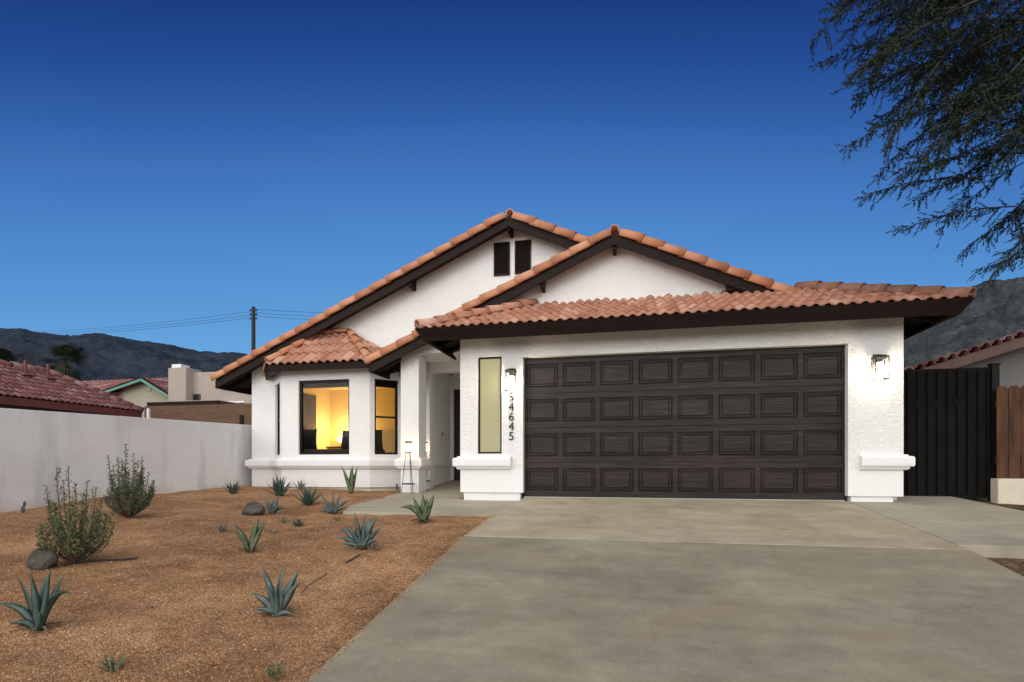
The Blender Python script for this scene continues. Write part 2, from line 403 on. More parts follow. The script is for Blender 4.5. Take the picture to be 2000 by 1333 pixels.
slab('side_path', [(D1 + .012, 6.0), (4.85, 6.0), (4.82, 8.0), (4.6, 9.6), (3.65, 9.6), (3.65, 8.66), (D1 + .012, 8.66)], dz, .12, M['walk'])
sheet('side_yard', 3.03, 14, -2, 9.6, 60, 60, lambda x, y: drive(y) - (.115 if x < 4.9 else .06) - .03 * max(0, x - 4.9) + .03 * noise.noise((x * 2, y * 2, 1)), M['dirt'])

# ------------------------------------------------------------------ tile roof makers
def tile_plane(name, poly, m, parent, p=.15, e=.36, amp=.022, ns=8, lift=.02, seed=1):
    P = [Vector(q) for q in poly]; n = (P[1] - P[0]).cross(P[2] - P[0]).normalized()
    if n.z < 0: n = -n; P = P[::-1]
    up = (Vector((0, 0, 1)) - n * n.z).normalized(); ua = up.cross(n).normalized()
    o = P[0]; U = [(q - o).dot(ua) for q in P]; Vv = [(q - o).dot(up) for q in P]
    u0, u1, v0, v1 = min(U), max(U), min(Vv), max(Vv)
    rng = np.random.RandomState(seed)
    np_ = int(math.ceil((u1 - u0) / p)) + 1; nc = int(math.ceil((v1 - v0) / e)) + 1
    us = np.arange(np_ * ns + 1) * (p / ns) + u0
    prof = amp * (.5 + .5 * np.cos(2 * math.pi * np.arange(len(us)) / ns)) ** .8
    verts, uvs, faces = [], [], []
    rows = []
    for k in range(nc):
        jl = rng.uniform(-.006, .006, np_ + 1); jv = rng.uniform(-.012, .012, np_ + 1)
        idx = np.minimum((np.arange(len(us)) + ns // 2) // ns, np_)
        rows.append((v0 + k * e + (jv[idx] if k else 0), lift + prof, k + .03))
        rows.append((v0 + k * e + (jv[idx] if k else 0), lift + prof + .024 + jl[idx], k + .06))
        rows.append((np.full(len(us), v0 + (k + 1) * e - .002), lift + prof, k + .94))
    me = bpy.data.meshes.new(name); bm = bmesh.new(); uvl = bm.loops.layers.uv.new('UVMap')
    R = []
    for vv, hh, uvk in rows:
        r = []
        vv = np.broadcast_to(vv, us.shape)
        for i in range(len(us)): r.append(bm.verts.new(o + ua * us[i] + up * vv[i] + n * hh[i]))
        R.append((r, uvk))
    for j in range(len(R) - 1):
        if j % 3 == 2: ka, kb = R[j + 1][1], R[j + 1][1] + .001
        else: ka, kb = R[j][1], R[j + 1][1]
        if j % 3 == 2: continue
        for i in range(len(us) - 1):
            f = bm.faces.new((R[j][0][i], R[j][0][i + 1], R[j + 1][0][i + 1], R[j + 1][0][i])); f.smooth = (j % 3 == 1)
            t = ((i + .5 + ns // 2) / ns)
            for l, kk in zip(f.loops, (ka, ka, kb, kb)): l[uvl].uv = (t, kk)
    for i in range(len(P)):
        a, c = P[i], P[(i + 1) % len(P)]; d = (c - a).normalized(); out = d.cross(n)
        bmesh.ops.bisect_plane(bm, geom=bm.verts[:] + bm.edges[:] + bm.faces[:], plane_co=a + out * .0005, plane_no=out, clear_outer=True)
    bm.to_mesh(me); bm.free()
    return link(name, me, m, parent)
def deck(name, poly, th, m, parent, drop=.0):
    P = [Vector(q) for q in poly]; n = (P[1] - P[0]).cross(P[2] - P[0]).normalized()
    if n.z < 0: P = P[::-1]; n = -n
    return MB().hexa([p - n * (th + drop) for p in P], [p - n * drop for p in P]).build(name, m, parent)
def caps(name, paths, m, parent, r=.1, L=.36, up=.045, arc=230, seed=3, taper=.86):
    me = bpy.data.meshes.new(name); bm = bmesh.new(); uvl = bm.loops.layers.uv.new('UVMap'); rng = random.Random(seed); cnt = 0
    for A, B in paths:                  # from the low end to the high end
        A, B = Vector(A), Vector(B); d = (B - A); tot = d.length; d.normalize(); nt_ = max(1, int(round(tot / L))); l = tot / nt_
        side = d.cross(Vector((0, 0, 1))).normalized(); u = side.cross(d).normalized()
        for k in range(nt_):
            cnt += 1; s0 = l * k - .02; s1 = min(l * (k + 1) + .05, tot + .01); jit = rng.uniform(-.006, .006); jr = rng.uniform(-.02, .02)
            N = 14; ring = []
            for s, rr, h in ((s0, r, up + .012 + jit), (s1, r * taper, up - .006)):
                for q in (1, .84):
                    c = A + d * s + u * h + side * jit
                    row = []
                    for a in range(N + 1):
                        t = math.radians(-arc / 2 + arc * a / N) + jr
                        row.append(bm.verts.new(c + (side * math.sin(t) + u * math.cos(t)) * rr * q))
                    ring.append(row)
            o0, i0, o1, i1 = ring
            def fq(x, y, w, z):
                f = bm.faces.new((x, y, w, z)); f.smooth = True
                for lo in f.loops: lo[uvl].uv = (cnt + .5, .5)
                return f
            for a in range(N):
                fq(o0[a], o0[a + 1], o1[a + 1], o1[a]); fq(i0[a + 1], i0[a], i1[a], i1[a + 1])
                fq(i0[a], i0[a + 1], o0[a + 1], o0[a]).smooth = False; fq(o1[a], o1[a + 1], i1[a + 1], i1[a]).smooth = False
            fq(o0[0], o1[0], i1[0], i0[0]).smooth = False; fq(o1[N], o0[N], i0[N], i1[N]).smooth = False
    bmesh.ops.recalc_face_normals(bm, faces=bm.faces)
    bm.to_mesh(me); bm.free(); return link(name, me, m, parent)

# ------------------------------------------------------------------ the house
H = thing('stucco_house', 'white stucco single storey house with clay tile roofs and a dark double garage door', 'house', (-2, 10, 0))
BX0, BX1, BY, BD = -6.972, -5.018, 10.0, .62          # bay front corners, front plane, depth
MY = BY + BD                                           # main wall plane
MX0 = -8.14
FY = 8.62; DY = 8.735                                  # garage front and door planes
GXL, GXR = -2.717, 3.73
PY = 9.72; CXL, CXR = -4.24, -3.88                     # pediment and porch column
mdeck = lambda x: 5.27 - .449 * abs(x + 2.28)
fdeck = lambda x: 4.42 - .45 * abs(x + .254)

def wall_open(mb, A, B, z0, z1, th, ops):              # wall from A to B (outer face), thickness towards the left-hand inside, openings (s0,s1,za,zb)
    A, B = Vector(A), Vector(B); d = (B - A).normalized(); L_ = (B - A).length; n = Vector((-d.y, d.x, 0))
    ss = sorted({0, L_} | {o[0] for o in ops} | {o[1] for o in ops}); zz = sorted({z0, z1} | {o[2] for o in ops} | {o[3] for o in ops})
    P = lambda s, z, k: Vector((A.x + d.x * s + n.x * th * k, A.y + d.y * s + n.y * th * k, z))
    solid = {}
    for i in range(len(ss) - 1):
        for j in range(len(zz) - 1):
            ms, mz = (ss[i] + ss[i + 1]) / 2, (zz[j] + zz[j + 1]) / 2
            solid[i, j] = not any(o[0] < ms < o[1] and o[2] < mz < o[3] for o in ops)
    for (i, j), s in solid.items():
        if not s: continue
        a, b_, c, e = ss[i], ss[i + 1], zz[j], zz[j + 1]
        mb.quad(P(a, c, 0), P(b_, c, 0), P(b_, e, 0), P(a, e, 0)); mb.quad(P(b_, c, 1), P(a, c, 1), P(a, e, 1), P(b_, e, 1))
        if not solid.get((i - 1, j)): mb.quad(P(a, c, 1), P(a, c, 0), P(a, e, 0), P(a, e, 1))
        if not solid.get((i + 1, j)): mb.quad(P(b_, c, 0), P(b_, c, 1), P(b_, e, 1), P(b_, e, 0))
        if not solid.get((i, j - 1)): mb.quad(P(a, c, 1), P(b_, c, 1), P(b_, c, 0), P(a, c, 0))
        if not solid.get((i, j + 1)): mb.quad(P(a, e, 0), P(b_, e, 0), P(b_, e, 1), P(a, e, 1))
# --- garage front
b = MB()
fw = (GXL + .297, GXL + .697, .70, 2.272)
wall_open(b, (GXL, FY), (GXR, FY), .46, 2.60, .2, [(-1.67 - GXL, 3.03 - GXL, .46, 2.24), (fw[0] - GXL, fw[1] - GXL, fw[2], fw[3])])
b.f = b.f
gf = b.build('garage_front_wall', M['stucco_front'], H)
for xa, xb in ((GXL, -1.67), (3.03, GXR)): MB().box(xa, xb, FY, FY + .2, .07, .46).build('pier_base', M['smooth_white'], H, bevel=.006)
MB().box(GXL, GXL + .2, FY + .2, 12.3, .0, 2.62).build('garage_side_wall', M['stucco'], H); MB().box(GXR - .2, GXR, FY + .2, 20, -.2, 2.62).build('garage_side_wall', M['stucco'], H)
for xa, xb in ((GXL + .05, -1.72), (3.08, GXR - .11)): MB().box(xa, xb, FY + .035, FY + .2, -.16, .07).build('footing', M['smooth_white'], H, bevel=.008)
# sills (band at eye height)
def band(pts, name='sill_moulding', closed=False, z0=.489, z1=.635, o=.10, o2=.055, z2=.44):
    b = MB()                            # pts: outer face path, outward is to the right of the direction of travel
    pts = [Vector((*p, 0)) for p in pts]; n_ = len(pts)
    def off(k, dist):
        dirs = []
        if k > 0: dirs.append((pts[k] - pts[k - 1]).normalized())
        if k < n_ - 1: dirs.append((pts[k + 1] - pts[k]).normalized())
        ns_ = [Vector((d.y, -d.x, 0)) for d in dirs]
        if len(ns_) == 1: return pts[k] + ns_[0] * dist
        m_ = (ns_[0] + ns_[1]); return pts[k] + m_ * (dist / (1 + ns_[0].dot(ns_[1])))
    prof = [(-.01, z2), (o2 * .6, z2 + .004), (o2, z2 + .025), (o2, z0), (o * .93, z0 + .006), (o, z0 + .03), (o, z1 - .03), (o * .9, z1 - .004), (o * .45, z1 + .004), (o * .4, z1 + .022), (-.01, z1 + .03)]
    for k in range(n_):
        for q, z in prof:
            p = off(k, q); b.v.append((p.x, p.y, z))
    m_ = len(prof)
    for k in range(n_ - 1):
        for i in range(m_ - 1): b.f.append((k * m_ + i, (k + 1) * m_ + i, (k + 1) * m_ + i + 1, k * m_ + i + 1))
    b.f.append(tuple(reversed(range(m_)))); b.f.append(tuple((n_ - 1) * m_ + i for i in range(m_)))
    return b.build(name, M['smooth_white'], H)
band([(GXL, 10.4), (GXL, FY), (-1.86, FY)])
band([(3.17, FY), (GXR, FY), (GXR, 9.25)])
# --- garage door
gd = MB(); gd.box(-1.67, 3.03, DY + .035, DY + .06, .0, 2.24); gdo = gd.build('garage_door', M['garage'], H)
secs = [(0.012, .555), (.561, 1.11), (1.116, 1.665), (1.671, 2.235)]
for z0, z1 in secs:
    b = MB(); w8 = 4.70 / 8
    X = [-1.67]; 
    y0 = DY
    # front skin with eight framed raised panels
    pads = []
    for k in range(8):
        xa = -1.67 + k * w8; pads.append((xa + .036, xa + w8 - .036))
    za, zb = z0 + .092, z1 - .088
    prev = -1.67
    for xa, xb in pads:
        b.quad((prev, y0, z0), (xa, y0, z0), (xa, y0, z1), (prev, y0, z1))
        b.quad((xa, y0, z0), (xb, y0, z0), (xb, y0, za), (xa, y0, za)); b.quad((xa, y0, zb), (xb, y0, zb), (xb, y0, z1), (xa, y0, z1))
        rings = [(0, 0), (.006, .016), (.014, .016), (.026, .002), (.040, .002), (.046, .014), (.054, .014), (.066, .004)]
        pr = None
        for ins, dep in rings:
            r = [(xa + ins, y0 + dep, za + ins), (xb - ins, y0 + dep, za + ins), (xb - ins, y0 + dep, zb - ins), (xa + ins, y0 + dep, zb - ins)]
            if pr:
                for q in range(4): b.quad(pr[q], pr[(q + 1) % 4], r[(q + 1) % 4], r[q])
            pr = r
        b.quad(*pr); prev = xb
    b.quad((prev, y0, z0), (3.03, y0, z0), (3.03, y0, z1), (prev, y0, z1))
    for a, c in (((-1.67, z0), (3.03, z0)), ((3.03, z1), (-1.67, z1)), ((-1.67, z1), (-1.67, z0)), ((3.03, z0), (3.03, z1))):
        b.quad((a[0], y0 + .034, a[1]), (c[0], y0 + .034, c[1]), (c[0], y0, c[1]), (a[0], y0, a[1]))
    b.build('door_section', M['garage'], gdo)
MB().box(-1.67, 3.03, DY - .012, DY + .03, -.012, .006).build('bottom_seal', M['seal'], gdo)
# frosted side window
def window(name, x0, x1, z0, z1, y, fr=.035, mat=None, rail=None, blind=False):
    b = MB(); wo_ = .045
    for a in ((x0, x0 + fr, z0, z1), (x1 - fr, x1, z0, z1), (x0 + fr, x1 - fr, z0, z0 + fr), (x0 + fr, x1 - fr, z1 - fr, z1)): b.box(a[0], a[1], y, y + wo_, a[2], a[3])
    w = b.build(name, M['black'], H)
    MB().box(x0 + fr - .002, x1 - fr + .002, y + .02, y + .026, z0 + fr - .002, z1 - fr + .002).build('pane', mat or M['glass'], w)
    return w
window('side_window', fw[0] + .002, fw[1] - .002, fw[2] + .002, fw[3] - .002, FY + .03, .028, M['frost'])

# --- porch column, pediment, entry
b = MB(); b.box(CXL, CXR, PY, PY + .39, .0, 2.60); b.build('porch_column', M['stucco'], H)
band([(CXL, PY + .39), (CXL, PY), (CXR, PY), (CXR, PY + .39)], o=.09)
def gable(name, xs, zb, topf, y0, y1, m, apexx, drop=.03):
    x0, x1 = xs; lo = [(x0, zb), (x1, zb), (x1, topf(x1) - drop)] + ([(apexx, topf(apexx) - drop)] if x0 < apexx < x1 else []) + [(x0, topf(x0) - drop)]
    return MB().hexa([(x, y0, z) for x, z in lo], [(x, y1, z) for x, z in lo]).build(name, m, H)
# face over the porch opening and the pediment over the garage
b = MB()
lo = [(CXL, 2.57), (CXL + .001, 2.57)]
poly = [(CXL, 2.58), (CXR, 2.60), (CXR, 2.617), (GXL, 2.617), (GXL, 2.50), (GXR - .2, 2.50), (GXR - .2, fdeck(GXR - .2) - .03), (-.254, fdeck(-.254) - .03), (CXL, fdeck(CXL) - .03)]
b.hexa([(x, PY + .001, z) for x, z in poly], [(x, PY + .2, z) for x, z in poly]); b.build('pediment_wall', M['stucco'], H)
MB().box(-4.0, GXL, PY + .2, 12.3, 2.617, 2.68).build('porch_ceiling', M['stucco'], H)
b = MB()
wall_open(b, (-4.08, 12.2), (GXL, 12.2), .0, 2.617, .12, [(.045, 1.1, -.1, 2.29)])
b.box(-4.16, -4.08, MY + .2, 12.2, .0, 2.66)
b.build('entry_wall', M['smooth_white'], H)
MB().box(-4.10, -4.04, 10.83, 10.90, .03, 2.55).build('wall_pilaster', M['smooth_white'], H)
fd = MB().box(-4.01, -2.98, 12.23, 12.28, .17, 2.28).build('front_door', plain('dark_blue_black_door', (.010, .014, .020), .35), H)
b = MB(); b.box(-4.033, -4.005, 12.19, 12.23, .17, 2.28); b.box(-3.01, -2.98, 12.19, 12.23, .17, 2.28); b.build('door_jamb', M['whitep'], fd)
MB().box(-4.03, -2.98, 12.15, 12.3, .155, .18).build('threshold', M['redbrown'], fd)
MB().lathe((-4.05, 11.55, 1.16), [(.0, 0), (.012, .01), (.012, .07), (.0, .09)], 8).build('door_bell', M['black'], H)
b = MB(); b.box(-4.08, -4.03, MY + .0, 12.1, .50, .64); b.build('sill_moulding', M['smooth_white'], H, bevel=.01)

# --- main gable wall and bay
inL, inR = (BX0 - BD, MY), (BX1 + BD, MY)
b = MB(); b.box(MX0, inL[0], MY, MY + .2, -.15, 2.42)
b.box(inR[0], -4.0, MY, MY + .2, -.15, 2.42)
b.box(MX0, MX0 + .2, MY + .2, 20, -.15, 2.42)
b.build('main_wall', M['stucco'], H)
gable('gable_wall', (MX0, 1.8), 2.42, mdeck, MY, MY + .2, M['stucco'], -2.28)
b = MB()
wz0, wz1 = .735, 2.238
Lf = BX1 - BX0; s0 = 6.972 - 6.585; s1 = s0 + 1.126
wall_open(b, (BX0, BY), (BX1, BY), .08, 2.47, .14, [(s0, s1, wz0, wz1)])
dl = math.hypot(BD, BD)
wall_open(b, inL, (BX0, BY), .08, 2.47, .14, [(.17, .68, wz0, wz1)])
wall_open(b, (BX1, BY), inR, .08, 2.47, .14, [(.10, .60, wz0, wz1)])
b.build('bay_wall', M['stucco'], H)
k = .05
b = MB(); b.hexa([(inL[0] + k, MY, -.15), (BX0 + k * .4, BY + k, -.15), (BX1 - k * .4, BY + k, -.15), (inR[0] - k, MY, -.15)], [(inL[0] + k, MY, .08), (BX0 + k * .4, BY + k, .08), (BX1 - k * .4, BY + k, .08), (inR[0] - k, MY, .08)])
b.build('bay_footing', M['cream'], H)
band([(MX0, 12), (MX0, MY), inL, (BX0, BY), (BX1, BY), inR, (-4.0, MY)])
# bay windows: built straight and turned onto the three faces
def bay_window(A, B, s0, s1, z0, z1, rail=False, shade=False, inset=.045):
    A, B = Vector((*A, 0)), Vector((*B, 0)); d = (B - A).normalized(); n = Vector((-d.y, d.x, 0))
    def bx(mb, a, c, q0, q1, za, zb):
        P = lambda s, q, z: A + d * s + n * q + Vector((0, 0, z))
        mb.hexa([P(a, q0, za), P(c, q0, za), P(c, q1, za), P(a, q1, za)], [P(a, q0, zb), P(c, q0, zb), P(c, q1, zb), P(a, q1, zb)])
    f = .04; e = .002; s0 += e; s1 -= e; z0 += e; z1 -= e
    b = MB(); bx(b, s0, s0 + f, inset, inset + .06, z0, z1); bx(b, s1 - f, s1, inset, inset + .06, z0, z1)
    bx(b, s0 + f, s1 - f, inset, inset + .06, z0, z0 + f); bx(b, s0 + f, s1 - f, inset, inset + .06, z1 - f, z1)
    w = b.build('bay_window', M['black'], H)
    b = MB(); bx(b, s0 + f, s1 - f, inset + .03, inset + .036, z0 + f, z1 - f); b.build('pane', M['glass'], w)
    if rail:
        zm = (z0 + z1) / 2; b = MB(); bx(b, s0 + f, s1 - f, inset + .005, inset + .028, zm - .018, zm + .018); b.build('meeting_rail', M['black'], w)
    b = MB(); bx(b, s0 + f, s1 - f, inset + .04, inset + .10, z1 - f - .10, z1 - f); b.build('roller_shade', M['gunmetal'], w)
    return w
bay_window((BX0, BY), (BX1, BY), s0, s1, wz0, wz1)
bay_window(inL, (BX0, BY), .17, .68, wz0, wz1, True)
bay_window((BX1, BY), inR, .10, .60, wz0, wz1, True)
# hose tap
sp = MB(); sp.tube([(-4.62, 10.40, .02), (-4.62, 10.40, .14)], .012); sp.tube([(-4.62, 10.40, .13), (-4.60, 10.33, .12)], .012)
T(sp.build('hose_tap', M['gunmetal']), 'small metal hose tap standing low against the bay wall beside the porch column', 'tap')

# --- roofs
mA = (-2.28, 5.27); RY = 10.30
# main gable
P1 = [(-8.78, RY, mdeck(-8.78)), (-2.28, RY, 5.27), (-2.28, 20, 5.27), (-8.78, 20, mdeck(-8.78))]
P2 = [(-2.28, RY, 5.27), (-.30, RY, mdeck(-.30)), (-.30, 20, mdeck(-.30)), (-2.28, 20, 5.27)]
r1 = deck('main_roof', P1, .05, M['soffit'], H); tile_plane('roof_tiles', P1, M['tile'], r1, ns=6, seed=2)
r2 = deck('main_roof', P2, .05, M['soffit'], H); tile_plane('roof_tiles', P2, M['tile'], r2, ns=6, seed=3)
def fascia_rake(A, B, y, h, parent, th=.04, top=.02):
    b = MB(); (xa, za), (xb, zb) = A, B
    b.hexa([(xa, y, za - h), (xb, y, zb - h), (xb, y, zb + top), (xa, y, za + top)], [(xa, y + th, za - h), (xb, y + th, zb - h), (xb, y + th, zb + top), (xa, y + th, za + top)])
    return b.build('rake_fascia', M['trim'], parent)
fascia_rake((-8.74, mdeck(-8.74)), (-2.28, 5.27), RY - .03, .175, r1)
fascia_rake((-2.28, 5.27), (-.30, mdeck(-.30)), RY - .03, .175, r2)
caps('rake_tiles', [((-8.80, RY + .01, mdeck(-8.80)), (-2.33, RY + .01, mdeck(-2.33)))], M['cap'], r1, r=.118, up=.055, L=.38, arc=250, seed=4)
caps('rake_tiles', [((-.30, RY + .01, mdeck(-.30)), (-2.20, RY + .01, mdeck(-2.20)))], M['cap'], r2, r=.118, up=.055, L=.38, arc=250, seed=5)
caps('ridge_tiles', [((-2.28, RY + .10, 5.30), (-2.28, 14, 5.30))], M['cap'], r1, r=.085, up=.085, seed=6)
MB().box(-8.80, -8.76, RY, 20, mdeck(-8.78) - .16, mdeck(-8.78) + .01).build('eave_fascia', M['trim'], r1)
for y in np.arange(10.7, 16, .6): MB().bar((-8.74, y, mdeck(-8.74) - .10), (-8.10, y, mdeck(-8.10) - .10), .05, .09).build('rafter_tail', M['trim'], r1)
# front gable
FYR = 9.45
Q1 = [(-4.74, FYR, fdeck(-4.74)), (-.254, FYR, 4.42), (-.254, MY, 4.42), (-4.74, MY, fdeck(-4.74))]
Q2 = [(-.254, FYR, 4.42), (2.62, FYR, fdeck(2.62)), (2.62, 20, fdeck(2.62)), (-.254, 20, 4.42)]
g1 = deck('front_gable_roof', Q1, .05, M['soffit'], H); tile_plane('roof_tiles', Q1, M['tile'], g1, ns=6, seed=7)
g2 = deck('front_gable_roof', Q2, .05, M['soffit'], H); tile_plane('roof_tiles', Q2, M['tile'], g2, ns=6, seed=8)
fascia_rake((-4.70, fdeck(-4.70)), (-.254, 4.42), FYR - .03, .175, g1)
fascia_rake((-.254, 4.42), (2.72, fdeck(2.72)), FYR - .03, .175, g2)
caps('rake_tiles', [((-4.76, FYR + .01, fdeck(-4.76)), (-.31, FYR + .01, fdeck(-.31)))], M['cap'], g1, r=.110, up=.05, L=.36, arc=250, seed=9)
caps('rake_tiles', [((2.50, FYR + .01, fdeck(2.50)), (-.17, FYR + .01, fdeck(-.17)))], M['cap'], g2, r=.110, up=.05, L=.36, arc=250, seed=10)
caps('ridge_tiles', [((-.254, FYR + .10, 4.45), (-.254, 13, 4.45))], M['cap'], g1, r=.085, up=.08, seed=11)
for y in np.arange(9.62, 10.6, .42): MB().bar((-4.70, y, fdeck(-4.70) - .10), (-4.2, y, fdeck(-4.2) - .10), .05, .09).build('rafter_tail', M['trim'], g1)
MB().box(-4.76, -4.72, FYR, MY, fdeck(-4.74) - .15, fdeck(-4.74) + .01).build('eave_fascia', M['trim'], g1)
# outlooker ends under the rakes
def corbel(x, f, y0, y1, s=1, parent=H):
    z = f(x) - .06
    b = MB(); w = .032
    b.hexa([(x - w, y0, z - .17), (x + w, y0, z - .17), (x + w, y0, z + .02), (x - w, y0, z + .02)], [(x - w * .9, y1, z - .20), (x + w * .9, y1, z - .20), (x + w, y1, z + .02), (x - w, y1, z + .02)])
    b.build('outlooker', M['trim'], parent)
for x in (-2.28, -4.32, -3.1 - .02, -6.6): corbel(x, mdeck, RY + .02, MY, parent=r1) if x != -3.12 else None
for x in (-.254, -1.50, 1.6): corbel(x, fdeck, FYR + .02, PY, parent=g1)
# garage hip skirt
oT, oB = .57, .45; ez = 2.62; gy0 = FY - .54; gxl = GXL - .54; gxr = GXR + .54; rise = .45 * (PY - gy0); dd = PY - gy0
Gf = [(gxl, gy0, ez), (gxr, gy0, ez), (gxr - dd, PY, ez + rise), (gxl + dd, PY, ez + rise)]
Gl = [(gxl, PY, ez), (gxl, gy0, ez), (gxl + dd, PY, ez + rise)]
Gr = [(gxr, gy0, ez), (gxr, 20, ez), (gxr - dd, 20, ez + rise), (gxr - dd, PY, ez + rise)]
h1 = deck('garage_roof', Gf, .05, M['soffit'], H); tile_plane('roof_tiles', Gf, M['tile'], h1, ns=10, seed=12, amp=.040)
h2 = deck('garage_roof', Gl, .05, M['soffit'], H); tile_plane('roof_tiles', Gl, M['tile'], h2, seed=13, amp=.05)
h3 = deck('garage_roof', Gr, .05, M['soffit'], H); tile_plane('roof_tiles', Gr, M['tile'], h3, ns=6, seed=14, amp=.03)
caps('hip_tiles', [((gxl + .03, gy0 + .03, ez + .03), (gxl + dd - .03, PY - .03, ez + rise + .02))], M['tile'], h1, r=.105, L=.34, up=.03, seed=15, arc=210)
caps('hip_tiles', [((gxr - .02, gy0 + .02, ez + .03), (gxr - dd + .03, PY - .03, ez + rise + .02))], M['capd'], h3, r=.115, L=.36, up=.015, seed=16, arc=210)
MB().box(gxr - dd, gxr - dd + .03, PY, 20, ez + rise - .28, ez + rise).build('step_board', M['trim'], h3)
b = MB()
def ringpt(o, z, i):
    X0, X1, Y0 = GXL - o, GXR + o, FY - o
    return [(X0, PY, z), (X0, Y0, z), (X1, Y0, z), (X1, 20, z)][i]
prof = [(oT, 2.645), (oB, 2.462), (oB - .04, 2.475), (oT - .04, 2.655)]
for i in range(4): b.v += [ringpt(o, z, i) for o, z in prof]
for i in range(3):
    for j in range(4): j2 = (j + 1) % 4; b.f.append((i * 4 + j, i * 4 + j2, (i + 1) * 4 + j2, (i + 1) * 4 + j))
b.f.append((0, 3, 2, 1)); b.f.append((12, 13, 14, 15))
b.build('eave_fascia', M['trim'], H)
for y in np.arange(8.75, 14, .6):
    MB().bar((GXR - .02, y, 2.62 + .24 - .14), (GXR + .49, y, 2.62 - .10), .05, .09).build('rafter_tail', M['trim'], h3)
for y in (8.8, 9.3): MB().bar((GXL + .02, y, 2.62 + .24 - .14), (GXL - .49, y, 2.52), .05, .09).build('rafter_tail', M['trim'], h2)
# flashing where the skirt meets the pediment
MB().box(gxl + dd, gxr - dd, PY - .012, PY, ez + rise, ez + rise + .06).build('wall_flashing', M['smooth_white'], H)
# bay roof
bz = 2.50; o = .30; q = .4142 * o
E = [(inL[0] - o * .75, MY, bz), (BX0 - q, BY - o, bz), (BX1 + q, BY - o, bz), (inR[0] + o * .6, MY, bz)]
tz = 3.27; TL, TR = (-6.46, MY, tz), (-5.80, MY, tz)
by = M['tile']
rb = deck('bay_roof', [E[1], E[2], TR, TL], .04, M['soffit'], H)
tile_plane('roof_tiles', [E[1], E[2], TR, TL], by, rb, ns=10, seed=21, amp=.05, e=.36, p=.17)
for pl, sd_ in (([E[0], E[1], TL], 22), ([E[2], E[3], TR], 23)):
    rr = deck('bay_roof', pl, .04, M['soffit'], H); tile_plane('roof_tiles', pl, by, rr, ns=10, seed=sd_, amp=.05, e=.36, p=.17)
up3 = Vector((0, 0, .02))
caps('hip_tiles', [(Vector(E[1]).lerp(Vector(TL), .05) + up3, Vector(TL) + up3), (Vector(E[2]) + up3, Vector(TR) + up3), (Vector((TL[0], MY - .05, tz)), Vector((TR[0], MY - .05, tz + .02)))], M['cap'], rb, r=.085, L=.36, up=.05, seed=24, arc=210)
b = MB(); n_ = 4; prof = [(0.0, bz + .005), (.03, bz - .115), (.065, bz - .105), (.04, bz + .0)]
cc = Vector((-5.995, MY + .35, 0))
for p in E:
    d_ = (cc - Vector((p[0], p[1], 0))).normalized()
    for w_, z in prof: b.v.append((p[0] + d_.x * w_, p[1] + (d_.y * w_ if p[1] < MY else 0), z))
for i in range(3):
    for j in range(4): j2 = (j + 1) % 4; b.f.append((i * 4 + j, i * 4 + j2, (i + 1) * 4 + j2, (i + 1) * 4 + j))
b.f.append((0, 3, 2, 1)); b.f.append((12, 13, 14, 15)); b.build('eave_fascia', M['trim'], rb)
MB().hexa([(p[0] * .999, p[1] + (.05 if p[1] < MY else 0), bz - .06) for p in E], [(p[0] * .999, p[1] + (.05 if p[1] < MY else 0), bz - .04) for p in E]).build('bay_soffit', M['soffit'], rb)
# gable vents
for xa, xb, ya, yb in ((965, 996, 476, 538), (1006, 1037, 472, 534)):
    a = at(xa, ya, MY); c = at(xb, yb, MY)
    b = MB(); x0, x1, z0, z1 = a.x, c.x, c.z, a.z; f = .03
    b.box(x0, x0 + f, MY - .03, MY, z0, z1); b.box(x1 - f, x1, MY - .03, MY, z0, z1); b.box(x0 + f, x1 - f, MY - .03, MY, z0, z0 + f); b.box(x0 + f, x1 - f, MY - .03, MY, z1 - f, z1)
    b.box(x0 + f, x1 - f, MY - .004, MY - .001, z0 + f, z1 - f)
    v = b.build('gable_vent', M['trim'], H); b = MB(); z = z0 + f
    while z < z1 - f - .03:
        b.hexa([(x0 + f, MY - .028, z), (x1 - f, MY - .028, z), (x1 - f, MY - .006, z + .022), (x0 + f, MY - .006, z + .022)], [(x0 + f, MY - .028, z + .008), (x1 - f, MY - .028, z + .008), (x1 - f, MY - .006, z + .030), (x0 + f, MY - .006, z + .030)]); z += .042
    b.build('louvre', M['trim'], v)
# room behind the bay
RM = plain('warm_room_wall', (.74, .58, .29), .9, .02)
b = MB(); rx0, rx1, ry1, rz0, rz1 = -7.9, -4.17, 13.47, .17, 2.55
b.quad((rx0, MY, rz0), (rx0, ry1, rz0), (rx0, ry1, rz1), (rx0, MY, rz1)); b.quad((rx0, ry1, rz0), (rx1, ry1, rz0), (rx1, ry1, rz1), (rx0, ry1, rz1))
b.quad((rx1, ry1, rz0), (rx1, MY, rz0), (rx1, MY, rz1), (rx1, ry1, rz1))
b.quad((rx0, BY + .1, rz1), (rx1, BY + .1, rz1), (rx1, ry1, rz1), (rx0, ry1, rz1)) if False else b.quad((rx0, MY, rz1), (rx1, MY, rz1), (rx1, ry1, rz1), (rx0, ry1, rz1))
b.quad((inL[0] + .1, MY, 2.46), (BX0, BY + .13, 2.46), (BX1, BY + .13, 2.46), (inR[0] - .1, MY, 2.46))
b.quad((rx0, MY - .001, 2.46), (rx1, MY - .001, 2.46), (rx1, MY - .001, rz1), (rx0, MY - .001, rz1))
b.build('room_wall', RM, H)
b = MB(); b.quad((rx0, MY, rz0), (rx1, MY, rz0), (rx1, ry1, rz0), (rx0, ry1, rz0)); b.quad((inL[0] + .1, MY, rz0), (BX0, BY + .13, rz0), (BX1, BY + .13, rz0), (inR[0] - .1, MY, rz0)); b.build('room_floor', M['redbrown'], H)

